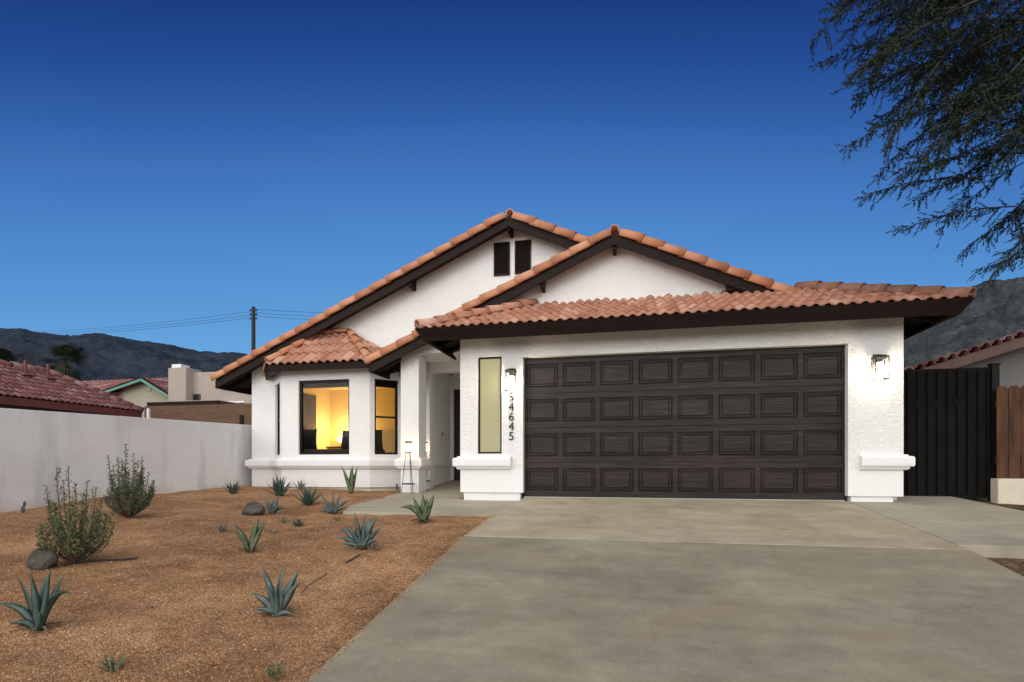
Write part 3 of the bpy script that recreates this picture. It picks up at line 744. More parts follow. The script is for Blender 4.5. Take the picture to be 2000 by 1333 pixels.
# ------------------------------------------------------------------ lamps on the garage front
def wall_lamp(x, label, pivot=1):
    zb = 1.70; y = FY
    t = thing('wall_lantern', label, 'wall lamp', (x, y, zb), 'lanterns on the garage front')
    b = MB(); b.box(x - .052, x + .052, y - .022, y - .001, zb + .12, zb + .365); b.build('back_plate', M['gunmetal'], t)
    b = MB(); b.box(x - .052, x + .052, y - .085, y - .022, zb + .335, zb + .345); b.box(x - .062, x + .062, y - .155, y - .022, zb + .285, zb + .335)
    b.build('socket_housing', M['gunmetal'], t)
    w, y0, y1 = .08, y - .18, y - .03; z0, z1 = zb, zb + .31; r = .013
    b = MB()
    for xx in (x - w, x + w):
        for yy in (y0, y1): b.bar((xx, yy, z0), (xx, yy, z1), r)
    for z in (z0, z1):
        for yy in (y0, y1): b.bar((x - w, yy, z), (x + w, yy, z), r)
        for xx in (x - w, x + w): b.bar((xx, y0, z), (xx, y1, z), r)
    b.build('cage', M['gunmetal'], t)
    b = MB(); g = .003
    for xx in (x - w + .004, x + w - .007): b.box(xx, xx + g, y0 + .005, y1 - .005, z0 + .005, z1 - .005)
    b.box(x - w + .008, x + w - .008, y0 + .003, y0 + .006, z0 + .005, z1 - .005)
    b.build('glass', M['lamp_glass'], t)
    MB().lathe((x, y - .10, zb + .03), [(.030, 0), (.042, .008), (.044, .10), (.042, .19), (.030, .20)], 20).build('diffuser', glow('lit_diffuser', (1, 1, 1), (1, .84, .60), 100), t, smooth=True)
    MB().lathe((x, y - .10, zb + .232), [(.034, 0), (.034, .052)], 14).build('lamp_socket', M['gunmetal'], t)
wall_lamp(-1.845, 'lit box wall lantern directly above the house number, left of the garage door')
wall_lamp(3.395, 'lit box wall lantern on the textured pier between garage door and side gate')
# house number
hn = thing('house_number', 'dark metal house number 54645 set one figure above the other under the wall lantern', 'house number', (-1.83, FY, .95))
ds = [(767, 784), (787, 805), (805, 826), (826, 842), (841, 859)]
for ch, (ya, yb) in zip('54645', [(766, 783), (785, 803), (804, 822), (823, 841), (842, 860)]):
    cu = bpy.data.curves.new('digit', 'FONT'); cu.body = ch; cu.size = .195; cu.extrude = .006; cu.align_x = 'CENTER'; cu.offset = -.0015
    tmp = bpy.data.objects.new('tmp', cu); C.objects.link(tmp)
    dg = bpy.context.evaluated_depsgraph_get(); me = bpy.data.meshes.new_from_object(tmp.evaluated_get(dg)); bpy.data.objects.remove(tmp)
    bot = at(999, yb, FY)
    for v in me.vertices: x, y, z = v.co; v.co = (bot.x + x, FY - .016 - z * 1.0, bot.z + y)
    me.materials.clear(); link('digit', me, M['gunmetal'], hn)

# ------------------------------------------------------------------ floor lanterns
LG = glow('warm_lantern_glass', (.9, .8, .6), (1, .70, .34), 5)
def floor_lantern():
    t = thing('floor_lantern', '', 'lantern')
    for k in range(3):
        a = math.radians(90 + 120 * k); b = MB(); b.tube([(.135 * math.cos(a), .135 * math.sin(a), 0), (.045 * math.cos(a), .045 * math.sin(a), .76)], .006, 6); b.build('leg', M['black'], t, local=True)
    b = MB(); b.lathe((0, 0, .165), [(.112, 0), (.118, .004), (.118, .018), (.112, .022)], 24); b.build('shelf', M['black'], t, local=True)
    b = MB(); b.lathe((0, 0, .745), [(.05, 0), (.062, .004), (.062, .016), (.05, .02)], 20); b.build('rim', M['black'], t, local=True); b = MB(); b.lathe((0, 0, .925), [(.062, 0), (.066, .006), (.066, .03), (.04, .036)], 20); b.build('rim', M['black'], t, local=True)
    sh = MB(); sh.lathe((0, 0, .763), [(.048, 0), (.060, .02), (.064, .06), (.064, .11), (.058, .145), (.050, .162)], 24); g = sh.build('shade', LG, t, smooth=True, local=True)
    b = MB()
    for k in range(12):
        a = 2 * math.pi * k / 12; b.tube([(.054 * math.cos(a), .054 * math.sin(a), .765), (.068 * math.cos(a), .068 * math.sin(a), .81), (.068 * math.cos(a), .068 * math.sin(a), .88), (.056 * math.cos(a), .056 * math.sin(a), .925)], .002, 4)
    b.build('wire_cage', M['gunmetal'], t, local=True)
    return t
fl = floor_lantern(); fl['group'] = 'floor lanterns at the porch'
fl['label'] = 'lit floor lantern on three thin black legs, standing in front of the porch column'
p = onyard(798, 961, lambda x, y: walk(y)); fl.location = (p.x, 9.50, walk(9.50) + .002); fl.location.x = at(798, 900, 9.5).x
fl2 = fl.copy(); C.objects.link(fl2)
for ch in list(fl.children): c = ch.copy(); C.objects.link(c); c.parent = fl2
fl2['label'] = 'second three legged floor lantern mostly hidden behind the porch column'
fl2.location = (-4.03, 10.42, walk(10.42) + .002)
for f_, e in ((fl, 2.2), (fl2, .8)):
    l = bpy.data.lights.new('flame_light', 'POINT'); l.energy = e; l.color = (1, .6, .28); l.shadow_soft_size = .06
    lo = bpy.data.objects.new('flame_light', l); C.objects.link(lo); lo.parent = f_; lo.location = (0, 0.12, .85)

# ------------------------------------------------------------------ things in the lit room
def cushion(name, label, c, w, h, d, m, rz=0, tilt=0, cat='cushion', group=None):
    t = []; n = 10; b = MB(); g = {}
    for side in (1, -1):
        for j in range(n + 1):
            for i in range(n + 1):
                u, v = i / n * 2 - 1, j / n * 2 - 1; e = max(0, (1 - abs(u) ** 3) * (1 - abs(v) ** 3)) ** .5
                pin = 1 - .07 * (1 - abs(u) ** 2) * abs(v) - .0; pin2 = 1 - .07 * (1 - abs(v) ** 2) * abs(u)
                g[side, i, j] = len(b.v); b.v.append((u * w / 2 * pin2, side * d / 2 * e, v * h / 2 * pin + h / 2))
        for j in range(n):
            for i in range(n):
                q = (g[side, i, j], g[side, i + 1, j], g[side, i + 1, j + 1], g[side, i, j + 1]); b.f.append(q if side < 0 else q[::-1])
    o = b.build(name, m, smooth=True); o.location = c; o.rotation_euler = (tilt, 0, rz); return T(o, label, cat, group)
FD = plain('charcoal_fabric', (.022, .023, .026), .95, .2, 30); FG = plain('grey_green_fabric', (.06, .075, .06), .95, .2, 30); FB = plain('pale_linen', (.55, .48, .38), .95, .1, 30); FS = plain('brown_seat_fabric', (.07, .06, .045), .95, .2, 30)
bw = thing('window_bench', 'dark upholstered bench inside the large bay window', 'bench', (-6, 10.5, rz0))
MB().box(-6.95, -5.05, 10.22, 10.72, rz0, .72).build('base', M['trim'], bw); MB().box(-6.97, -5.03, 10.2, 10.74, .72, .85).build('seat_cushion', FS, bw, bevel=.03)
cushion('cushion', 'dark round shouldered cushion at the left end of the window bench', (-6.70, 10.45, .84), .44, .46, .16, FD, .5, -.1, group='cushions on the window bench')
cushion('cushion', 'dark cushion at the right end of the window bench, seen at the large pane\'s edge', (-5.73, 10.45, .84), .42, .42, .15, FD, -.3, -.12, group='cushions on the window bench')
cushion('cushion', 'grey green cushion seen through the narrow right bay pane', (-5.22, 10.60, .84), .42, .44, .15, FG, .9, -.1, group='cushions on the window bench')
pa = thing('wall_picture', 'tall dark canvas with mottled golden brush marks on the bedroom wall', 'picture', (-7.88, 12.3, 1.3))
pm = NM('mottled_canvas', .8); f = pm.noise(7, 8, .7, pm.co((1, 1.6, .7)), 1.5); pm.col(pm.ramp(f, (.44, (.012, .008, .004)), (.56, (.05, .03, .012)), (.68, (.32, .20, .07))))
MB().box(-7.895, -7.86, 11.5, 12.68, 1.33, 2.3).build('canvas', pm.m, pa)
MB().box(-7.899, -7.858, 12.68, 12.70, 1.31, 2.32).build('frame', M['trim'], pa)
ns_ = thing('nightstand', 'small wooden nightstand in the back corner of the lit bedroom', 'nightstand', (-7.35, 13.15, rz0))
MB().box(-7.7, -7.1, 12.95, 13.4, rz0, .98).build('cabinet', FB, ns_, bevel=.01); MB().box(-7.72, -7.08, 12.93, 13.42, .98, 1.01).build('top', M['redbrown'], ns_)
tl = thing('table_lamp', 'glowing table lamp on the bedroom nightstand', 'lamp', (-7.42, 13.2, 1.01))
MB().lathe((-7.42, 13.2, 1.01), [(.06, 0), (.06, .015), (.012, .02), (.012, .12)], 14).build('base', M['gunmetal'], tl)
MB().lathe((-7.42, 13.2, 1.13), [(.08, 0), (.10, .05), (.09, .14), (.05, .18)], 20).build('lamp_shade', glow('lit_shade', (1, .9, .7), (1, .74, .36), 14), tl, smooth=True)
l = bpy.data.lights.new('lamp_light', 'POINT'); l.energy = 66; l.color = (1, .72, .34); l.shadow_soft_size = .14
lo = bpy.data.objects.new('lamp_light', l); C.objects.link(lo); lo.location = (-7.30, 12.98, 1.40); lo.parent = tl; lo.matrix_parent_inverse = Matrix.Translation(-Vector(tl.location))
bed = thing('bed', 'bed with pale linen and a tall padded headboard in the lit bedroom', 'bed', (-5.6, 12.4, rz0))
MB().box(-6.5, -4.8, 11.6, 13.3, rz0, .62).build('mattress', FB, bed, bevel=.05); MB().box(-6.55, -4.75, 13.32, 13.44, rz0, 1.45).build('headboard', FB, bed, bevel=.02)
cushion('bed_pillow', 'pale pillow propped against the headboard of the lit bedroom', (-5.25, 13.1, .62), .6, .42, .18, FB, 0, -.3, 'pillow')
# ------------------------------------------------------------------ boundary wall
wp = [(-1.5, .98), (3, 1.20), (5.82, 1.287), (10.89, 1.43), (20, 1.6)]
b = MB()
for i in range(len(wp) - 1):
    (ya, za), (yb, zb) = wp[i], wp[i + 1]; q0, q1 = len(b.v), 0
for ya, za in wp: b.v += [(-8.35, ya, -1.2), (-8.35, ya, za), (-8.55, ya, za), (-8.55, ya, -1.2)]
for i in range(len(wp) - 1):
    for j in range(4): j2 = (j + 1) % 4; b.f.append((i * 4 + j, (i + 1) * 4 + j, (i + 1) * 4 + j2, i * 4 + j2))
b.f.append((0, 1, 2, 3)); n4 = (len(wp) - 1) * 4; b.f.append((n4 + 3, n4 + 2, n4 + 1, n4))
T(b.build('boundary_wall', M['yard_wall'], bevel=.012), 'long pale stucco boundary wall along the left side of the gravel yard', 'wall')

# ------------------------------------------------------------------ side gate and right neighbour
GY_ = 9.30; gx0, gx1 = 3.735, 5.14
g = thing('side_gate', 'dark sheet metal side gate with upright ribs and scroll ornaments right of the garage', 'gate', (4.4, GY_, 0))
b = MB(); gz0, gz1 = .02, 1.94
b.box(gx0 + .01, gx0 + .05, GY_ - .02, GY_ + .02, gz0, gz1); b.box(gx1 - .05, gx1 - .01, GY_ - .02, GY_ + .02, gz0, gz1)
b.box(gx0 + .05, gx1 - .05, GY_ - .02, GY_ + .02, gz0, gz0 + .05); b.box(gx0 + .05, gx1 - .05, GY_ - .02, GY_ + .02, gz1 - .04, gz1)
b.build('frame', M['gate'], g)
MB().box(gx0 + .05, gx1 - .05, GY_ + .0, GY_ + .006, gz0 + .05, gz1 - .04).build('panel', M['gate'], g)
for k in range(10):
    x = lerp(gx0 + .05, gx1 - .05, (k + .5) / 10); b = MB(); b.box(x - .048, x + .048, GY_ - .030, GY_ - .001, gz0 + .05, gz1 - .04); b.build('slat', M['gate'], g, bevel=.004)
for x in (4.17, 4.41, 4.68):
    b = MB()
    for k in range(8):
        a = 2 * math.pi * k / 8; pts = []
        for s in range(9):
            t = s / 8; r = .012 + .05 * t; aa = a + 1.3 * t * t; pts.append((x + r * math.cos(aa), GY_ - .036, 1.42 + 1.35 * r * math.sin(aa)))
        b.tube(pts, .006, 5)
    b.lathe((x, GY_ - .036, 1.41), [(.02, 0), (.025, .01), (.02, .02)], 8); b.build('scroll_ornament', M['black'], g)
T(MB().box(gx1, gx1 + .09, GY_ - .06, GY_ + .04, -.15, 1.97).box(gx1 - .012, gx1 + .102, GY_ - .072, GY_ + .052, 1.97, 1.99).build('gate_post', M['black']), 'black square steel post between the side gate and the redwood fence', 'post')
wf = thing('picket_fence', 'reddish dog eared wooden fence standing on the low cream wall at the right edge', 'fence', (5.9, 9.16, .32))
x = 5.13; rr = random.Random(5)
while x < 8.2:
    w = .135; z1 = 1.635 + rr.uniform(-.012, .012); y0 = 9.12 + rr.uniform(-.006, .006)
    lo = [(x, .325), (x + w, .325), (x + w, z1 - .04), (x + w - .03, z1), (x + .03, z1), (x, z1 - .04)]
    MB().hexa([(a, y0, c) for a, c in lo], [(a, y0 + .018, c) for a, c in lo]).build('picket', M['picket'], wf); x += w + .014
for z in (.55, 1.35): MB().box(5.14, 8.25, 9.147, 9.187, z, z + .09).build('rail', M['picket'], wf)
T(MB().box(5.11, 9.0, 9.06, 9.235, -.4, .32).build('low_wall', M['cream'], bevel=.01), 'low cream painted block wall carrying the wooden fence at the right edge', 'wall')
nb = thing('neighbour_house', 'grey stucco house with sloping dark red tile verge behind the side gate at right', 'house', (8, 12.5, 0))
vA, vB = at(1762, 722, 12.0), at(2230, 573, 12.0)
b = MB(); ly = 12.35
lo = [(vA.x + .35, -.3), (vB.x, -.3), (vB.x, vB.z - .28), (vA.x + .35, lerp(vA.z, vB.z, .35 / (vB.x - vA.x)) - .28)]
b.hexa([(x, ly, z) for x, z in lo], [(x, ly + .2, z) for x, z in lo]); b.build('wall', M['greywall'], nb)
PP = [(vA.x, 12.0, vA.z - .1), (vB.x, 12.0, vB.z - .1), (vB.x, 22, vB.z - .1), (vA.x, 22, vA.z - .1)]
nr = deck('roof', PP, .05, M['soffit'], nb); tile_plane('roof_tiles', PP, M['red_tile'], nr, ns=6, p=.24, amp=.05, seed=31)
b = MB(); d_ = (vB - vA); 
b.hexa([(vA.x, 11.97, vA.z - .30), (vB.x, 11.97, vB.z - .30), (vB.x, 11.97, vB.z - .11), (vA.x, 11.97, vA.z - .11)], [(vA.x, 12.01, vA.z - .30), (vB.x, 12.01, vB.z - .30), (vB.x, 12.01, vB.z - .11), (vA.x, 12.01, vA.z - .11)]); b.build('verge_board', M['redbrown'], nr)
n_ = int(d_.length / .19); pth = []
for k in range(n_):
    c = vA + d_ * ((k + .5) / n_); pth.append(((c.x, 11.93, c.z - .085), (c.x, 12.35, c.z - .085)))
caps('verge_tiles', pth, M['red_tile'], nr, r=.082, L=.5, up=.0, arc=190, seed=33)

# ------------------------------------------------------------------ neighbours at left
h1_ = thing('red_roofed_house', 'house with broad dark red tile hip roof right behind the boundary wall at left', 'house', (-22, 13, 0))
ez = 2.56; e0 = (-18.1, 2, ez); e1 = (-18.1, 17.4, ez); w_ = 2.75
rid = atd(95, 729, 19.5); 
pr = [e0, e1, (rid.x, rid.y, rid.z), (rid.x - .4, 2, rid.z)]
n_a = [(-18.1, 2, ez), (-18.1, 17.4, ez), (rid.x, rid.y, rid.z), (rid.x, 2, rid.z)]
rr1 = deck('roof', n_a, .08, M['red_trim'], h1_); tile_plane('roof_tiles', n_a, M['red_tile'], rr1, p=.20, e=.30, amp=.05, ns=6, seed=41, lift=.03)
n_b = [(-18.1, 17.4, ez), (2 * rid.x + 18.1, 17.4, ez), (rid.x, rid.y, rid.z)]
rr2 = deck('roof', n_b, .08, M['red_trim'], h1_)
n_c = [(2 * rid.x + 18.1, 17.4, ez), (2 * rid.x + 18.1, 2, ez), (rid.x, 2, rid.z), (rid.x, rid.y, rid.z)]
deck('roof', n_c, .08, M['red_trim'], h1_)
caps('ridge_tiles', [((rid.x, 2, rid.z), tuple(rid)), ((-18.1, 17.4, ez), tuple(rid))], M['red_tile'], rr1, r=.15, L=.4, up=.03, seed=42)
MB().box(-18.13, -18.08, 2, 17.4, ez - .22, ez + .01).build('eave_fascia', M['red_trim'], rr1)
MB().box(2 * rid.x + 18.6, -18.6, 2, 16.9, -.3, ez - .05).build('wall', M['olive'], h1_)
wa = at(84, 800, 1); 
def onX(px, py, X):
    u = (px - CX) / FP; d = X / (u * cs - sn); return Vector((X, d * (u * sn + cs), CZ + (HY - py) / FP * d))
for xa, xb in ((83, 99), (102, 117)):
    a, c = onX(xa, 799, -18.6), onX(xb, 799, -18.6); MB().box(-18.62, -18.55, a.y, c.y, 1.2, 2.12).build('window', M['darkwin'], h1_)
for px, py in ((50, 735), (94, 757)):
    p = onX(px, py, -19.6); z = lerp(ez, rid.z, 1.5 / (-18.1 - rid.x)) ; MB().tube([(-19.6, p.y, z), (-19.6, p.y, z + .55)], .05, 8).lathe((-19.6, p.y, z + .05), [(.22, 0), (.10, .1), (.05, .12)], 8).build('vent_pipe', M['red_trim'], h1_)
# turquoise gable house
h2_ = thing('gabled_house', 'sand coloured gabled house with turquoise verge boards and red roof in the distance', 'house', (-30, 22, 0))
Yg = 22.5; A_, B_, Ap = at(206, 773, Yg), at(336, 772, Yg), at(290, 744, Yg); zb_ = A_.z - .1
b = MB(); lo = [(A_.x, -.3), (B_.x, -.3), (B_.x, B_.z), (Ap.x, Ap.z), (A_.x, A_.z)]
b.hexa([(x, Yg, z) for x, z in lo], [(x, Yg + 8, z) for x, z in lo]); b.build('wall', M['sandwall'], h2_)
for (p, q, s) in ((A_, Ap, 1), (B_, Ap, 2)):
    d_ = (q - p).normalized(); p_ = p - d_ * .25
    rf = [(p_.x, Yg - .4, p_.z + .05), (q.x, Yg - .4, q.z + .05), (q.x, Yg + 8, q.z + .05), (p_.x, Yg + 8, p_.z + .05)]
    rd = deck('roof', rf, .06, M['red_trim'], h2_); tile_plane('roof_tiles', rf, M['red_tile'], rd, p=.3, e=.4, amp=.06, ns=5, seed=50 + s)
    MB().bar((p_.x, Yg - .42, p_.z - .02), (q.x, Yg - .42, q.z - .02), .05, .11).build('verge_board', M['turq'], rd)
Cw = at(150, 743, Yg + 2.5); Aw = at(288, 743, Yg + 2.5)
wing = [(Cw.x - 6, Yg - 1.0, A_.z - .2), (A_.x + .5, Yg - 1.0, A_.z - .2), (Ap.x, Yg + 2.5, Aw.z + .02), (Cw.x, Yg + 2.5, Aw.z + .02)]
wing[2] = (Ap.x - .1, Yg + 2.5, Aw.z + .02)
rd = deck('roof', wing, .06, M['red_trim'], h2_); tile_plane('roof_tiles', wing, M['red_tile'], rd, p=.3, e=.4, amp=.06, ns=5, seed=55)
vt = at(291.5, 765, Yg); MB().box(vt.x - .12, vt.x + .12, Yg - .03, Yg, vt.z, vt.z + .42).build('gable_vent', M['adobe'], h2_)
# adobe house
h3_ = thing('adobe_house', 'beige flat roofed adobe house with stepped chimney and projecting beam ends', 'house', (-19, 21, 0))
Ya = 20.0
def vbox(xa, xb, yt, Y, dep, name, m, par, zlo=-.3, bev=.04):
    a, c = at(xa, yt, Y), at(xb, yt, Y); return MB().box(a.x, c.x, Y, Y + dep, zlo, a.z).build(name, m, par, bevel=bev)
vbox(331, 445, 730, Ya, 6, 'wall', M['adobe'], h3_); vbox(429, 520, 726, Ya - 1.2, 5, 'wall', M['adobe'], h3_)
ch_ = vbox(328, 363, 719, Ya - .4, .9, 'chimney', M['adobe'], h3_); vbox(335, 353, 712, Ya - .3, .5, 'chimney_cap', M['whitep'], ch_, zlo=3.9, bev=.02)
a, c = at(358, 783, Ya), at(392, 770, Ya); MB().box(a.x, c.x, Ya - .02, Ya + .03, a.z, c.z).build('window', M['darkwin'], h3_)
for xa, xb in ((441, 456), (461, 476)):
    a, c = at(xa, 795, Ya - 1.2), at(xb, 787, Ya - 1.2); w = MB().box(a.x, c.x, Ya - 1.23, Ya - 1.18, a.z, c.z).build('window', M['darkwin'], h3_)
    MB().box(a.x - .05, c.x + .05, Ya - 1.25, Ya - 1.2, c.z, c.z + .06).build('window_head', M['whitep'], w)
for px in (441, 466):
    a = at(px, 757, Ya - 1.2); MB().tube([(a.x, Ya - 1.5, a.z), (a.x + .0, Ya - 1.1, a.z)], .08, 8).build('beam_end', M['trim'], h3_)
pg = thing('pergola', 'low dark patio cover in front of the adobe house', 'pergola', (-20, 18, 0))
a, c = at(286, 786, 17.2), at(424, 785, 17.2); b = MB(); b.box(a.x, c.x, 17.2, 19.9, a.z - .01, a.z + .015); b.build('cover', M['adobe'], pg)
b = MB(); b.box(a.x, c.x, 17.22, 17.3, a.z - .16, a.z - .012); b.build('beam', M['trim'], pg)
for x in (a.x + .1, (a.x + c.x) / 2, c.x - .1): MB().box(x - .05, x + .05, 17.22, 17.32, -.3, a.z - .14).build('post', M['trim'], pg)
# brown block fence and white post
a = at(282, 794, 15.0); c = at(520, 792, 15.0)
bf = thing('brown_block_wall', 'brown block garden wall behind the pale boundary wall, left of the house', 'wall', (-12, 15, 0))
MB().box(a.x, c.x, 15.0, 15.2, -.3, a.z).build('wall', M['bwood'], bf)
a = at(470, 800, 15.0); MB().box(a.x, a.x + .11, 14.95, 15.0, -.3, 2.1).build('pillar', M['trim'], bf)
a = at(288, 798, 14.6); T(MB().box(a.x - .03, a.x + .04, 14.6, 14.67, -.3, a.z).build('fence_post', M['whitep']), 'thin white post at the left end of the brown block wall', 'post')

# ------------------------------------------------------------------ utility pole and wires
up = thing('utility_pole', 'dark wooden utility pole with insulators rising behind the left roof edge', 'utility pole', (0, 0, 0))
pt = atd(495, 600, 40); up.location = (pt.x, pt.y, -.3)
MB().tube([(pt.x, pt.y, -.3), (pt.x, pt.y, pt.z)], [.17, .13], 10).build('pole', M['pole'], up)
b = MB()
for k, zz in enumerate((.25, .55, .85)):
    for s in (-1, 1): b.lathe((pt.x + s * .22 * cs, pt.y + s * .22 * sn, pt.z - zz - .05), [(.04, 0), (.07, .03), (.04, .06), (.07, .09), (.03, .12)], 8); b.bar((pt.x, pt.y, pt.z - zz), (pt.x + s * .22 * cs, pt.y + s * .22 * sn, pt.z - zz), .03)
b.build('insulator', M['pole'], up)
def wire(A, B, sag, label):
    A, B = Vector(A), Vector(B); pts = [A.lerp(B, t / 20) - Vector((0, 0, sag * 4 * (t / 20) * (1 - t / 20))) for t in range(21)]
    T(MB().tube(pts, .013, 5).build('power_line', M['pole']), label, 'wire', 'power lines')
for (ya, yb, lb) in ((607, 648, 'upper'), (614, 652, 'middle'), (619, 656, 'lower')):
    wire(atd(490, ya + 2, 40), atd(60, yb, 75), .3, f'{lb} power line running left from the utility pole over the hills')
for (ya, yb, lb) in ((604, 606, 'upper'), (611, 614, 'middle'), (617, 622, 'lower')):
    wire(atd(500, ya, 40), atd(760, yb, 52), .25, f'{lb} power line running right from the utility pole behind the tiled roof')

# ------------------------------------------------------------------ palm
def palm(px, py, d, label, scale=1, n=34, seed=1):
    rn = random.Random(seed); c = atd(px, py, d); t = thing('fan_palm', label, 'palm tree', (c.x, c.y, -.3), 'palms behind the left houses')
    MB().tube([(c.x, c.y, -.3), (c.x + .05, c.y, c.z * .5), (c.x, c.y, c.z)], [.25, .2, .22], 10).build('trunk', M['bark'], t)
    b = MB()
    for k in range(n):
        az = rn.uniform(0, 2 * math.pi); el = rn.uniform(-.9, 1.25); dr = Vector((math.cos(az) * math.cos(el), math.sin(az) * math.cos(el), math.sin(el)))
        st = c; hub = c + dr * rn.uniform(.55, .9) * scale; b.tube([st, hub], .015, 4)
        side = dr.cross(Vector((0, 0, 1))).normalized(); upv = side.cross(dr)
        for q in range(17):
            a = (q / 16 - .5) * 4.0; r = (.62 + .2 * math.cos(a)) * scale; dd_ = (dr * math.cos(a) + side * math.sin(a)).normalized()
            e1 = hub + dd_ * r * .6; e2 = hub + dd_ * r * 1.0 - Vector((0, 0, .26 * r)) ; wv = dd_.cross(upv) * .030 * scale
            b.quad(hub, e1 - wv, e2, e1 + wv)
    b.build('crown', M['palm_leaf'], t)
palm(126, 712, 31, 'dark fan palm with drooping skirt behind the red tiled roof at left', 1.0, 40, 2)
palm(-4, 716, 33, 'sliver of a palm crown over the red roof at the left edge of the photo', 1.0, 30, 5)

# ------------------------------------------------------------------ mountains
def mountain(name, prof, d0, d1, m, nx=260, ny=70, rough=1.0, seed=0, back=.35):
    b = MB(); xs = [p[0] for p in prof]; ysv = [p[1] for p in prof]; rows = ny + 14
    for j in range(rows + 1):
        for i in range(nx + 1):
            px = lerp(xs[0], xs[-1], i / nx); py = pw(px, xs, ysv)
            t = j / ny
            d = lerp(d0, d1, t); top = atd(px, py, d1).z
            if t <= 1: h = top * (t ** .85)
            else: h = top * (1 - (t - 1) * 4)
            p = atd(px, 900, d)
            s = d1 / 1500
            q = Vector((p.x / (170 * s), p.y / (170 * s), seed))
            f = noise.ridged_multi_fractal(q, 1.0, 2.1, 6, 1.0, 2.0) - 1.1
            amp = top * .20 * rough * min(1, t * 3)
            if t > .55: amp *= max(.10, 1 - (t - .55) / .45 * .9)
            if t > 1: amp *= .5
            fi = noise.fractal(q * 9, 1, 2, 4) * top * .012
            b.v.append((p.x, p.y, -.3 + max(0, h + f * amp + fi)))
    for j in range(rows):
        for i in range(nx): a = j * (nx + 1) + i; b.f.append((a, a + 1, a + nx + 2, a + nx + 1))
    return T(b.build(name, m, smooth=True), kind='structure')
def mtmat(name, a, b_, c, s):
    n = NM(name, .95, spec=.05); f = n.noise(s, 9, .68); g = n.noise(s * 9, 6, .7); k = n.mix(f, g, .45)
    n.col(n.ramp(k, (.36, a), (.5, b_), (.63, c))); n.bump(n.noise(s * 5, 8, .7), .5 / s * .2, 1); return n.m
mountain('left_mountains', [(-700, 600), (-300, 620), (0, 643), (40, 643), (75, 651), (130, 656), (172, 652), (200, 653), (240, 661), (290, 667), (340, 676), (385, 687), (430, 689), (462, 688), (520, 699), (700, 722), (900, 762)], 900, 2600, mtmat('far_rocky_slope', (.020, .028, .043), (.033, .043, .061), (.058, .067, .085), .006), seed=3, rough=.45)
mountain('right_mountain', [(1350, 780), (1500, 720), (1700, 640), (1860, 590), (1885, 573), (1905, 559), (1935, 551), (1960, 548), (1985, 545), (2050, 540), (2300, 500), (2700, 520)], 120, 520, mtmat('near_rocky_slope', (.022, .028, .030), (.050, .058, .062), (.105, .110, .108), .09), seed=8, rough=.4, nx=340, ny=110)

# ------------------------------------------------------------------ planting
def agave_mesh(name, n, L, w, spread, seed, droop=.3, m=None, cup=.35, vary=.25, up=.0, bare=0):
    rn = random.Random(seed); b = MB(); SEG = 9
    for k in range(n):
        ring = k / max(1, n - 1); az = k * 2.39996 + rn.uniform(-.3, .3); l = L * (1 - vary * rn.random()) * (1 - .12 * (1 - ring))
        tilt = spread * (.25 + .75 * (1 - ring)) + rn.uniform(-.10, .10); ww = w * rn.uniform(.85, 1.15); dr = droop * rn.uniform(.2, 1.6) * (1.2 - ring)
        p = Vector((math.cos(az) * .02, math.sin(az) * .02, -.01)); rad = Vector((math.cos(az), math.sin(az), 0)); side = Vector((-math.sin(az), math.cos(az), 0)); base = len(b.v)
        twist = rn.uniform(-.25, .25); curl = rn.uniform(-.12, .25)
        for s in range(SEG + 1):
            t = s / SEG; a = tilt * (1 - curl * math.sin(t * 3.1)) + dr * t * t * 1.6; dvec = rad * math.sin(a) + Vector((0, 0, math.cos(a)))
            sd2 = (side + dvec.cross(side) * twist * t).normalized()
            nrm = dvec.cross(sd2).normalized()
            if nrm.dot(rad) > 0: nrm = -nrm           # towards the plant's axis / up
            wid = ww * (.62 + .75 * math.sin(min(1, t * 1.25) * math.pi * .62)) * (1 - t ** 2.6) * .5 + .0012
            th = ww * .16 * (1 - t) + .002; ed = cup * wid
            b.v += [tuple(p - sd2 * wid + nrm * ed), tuple(p + nrm * (th * .15)), tuple(p + sd2 * wid + nrm * ed), tuple(p - nrm * th)]
            p = p + dvec * (l / SEG)
        for s in range(SEG):
            q = base + s * 4
            for i in range(4): j = (i + 1) % 4; b.f.append((q + i, q + j, q + 4 + j, q + 4 + i))
        b.f.append((base + 3, base + 2, base + 1, base)); q = base + SEG * 4; b.f.append((q, q + 1, q + 2, q + 3))
    o = b.build(name, m or M['agave_blue'], smooth=True)
    bm = bmesh.new(); bm.from_mesh(o.data); bmesh.ops.recalc_face_normals(bm, faces=bm.faces); bm.to_mesh(o.data); bm.free(); return o
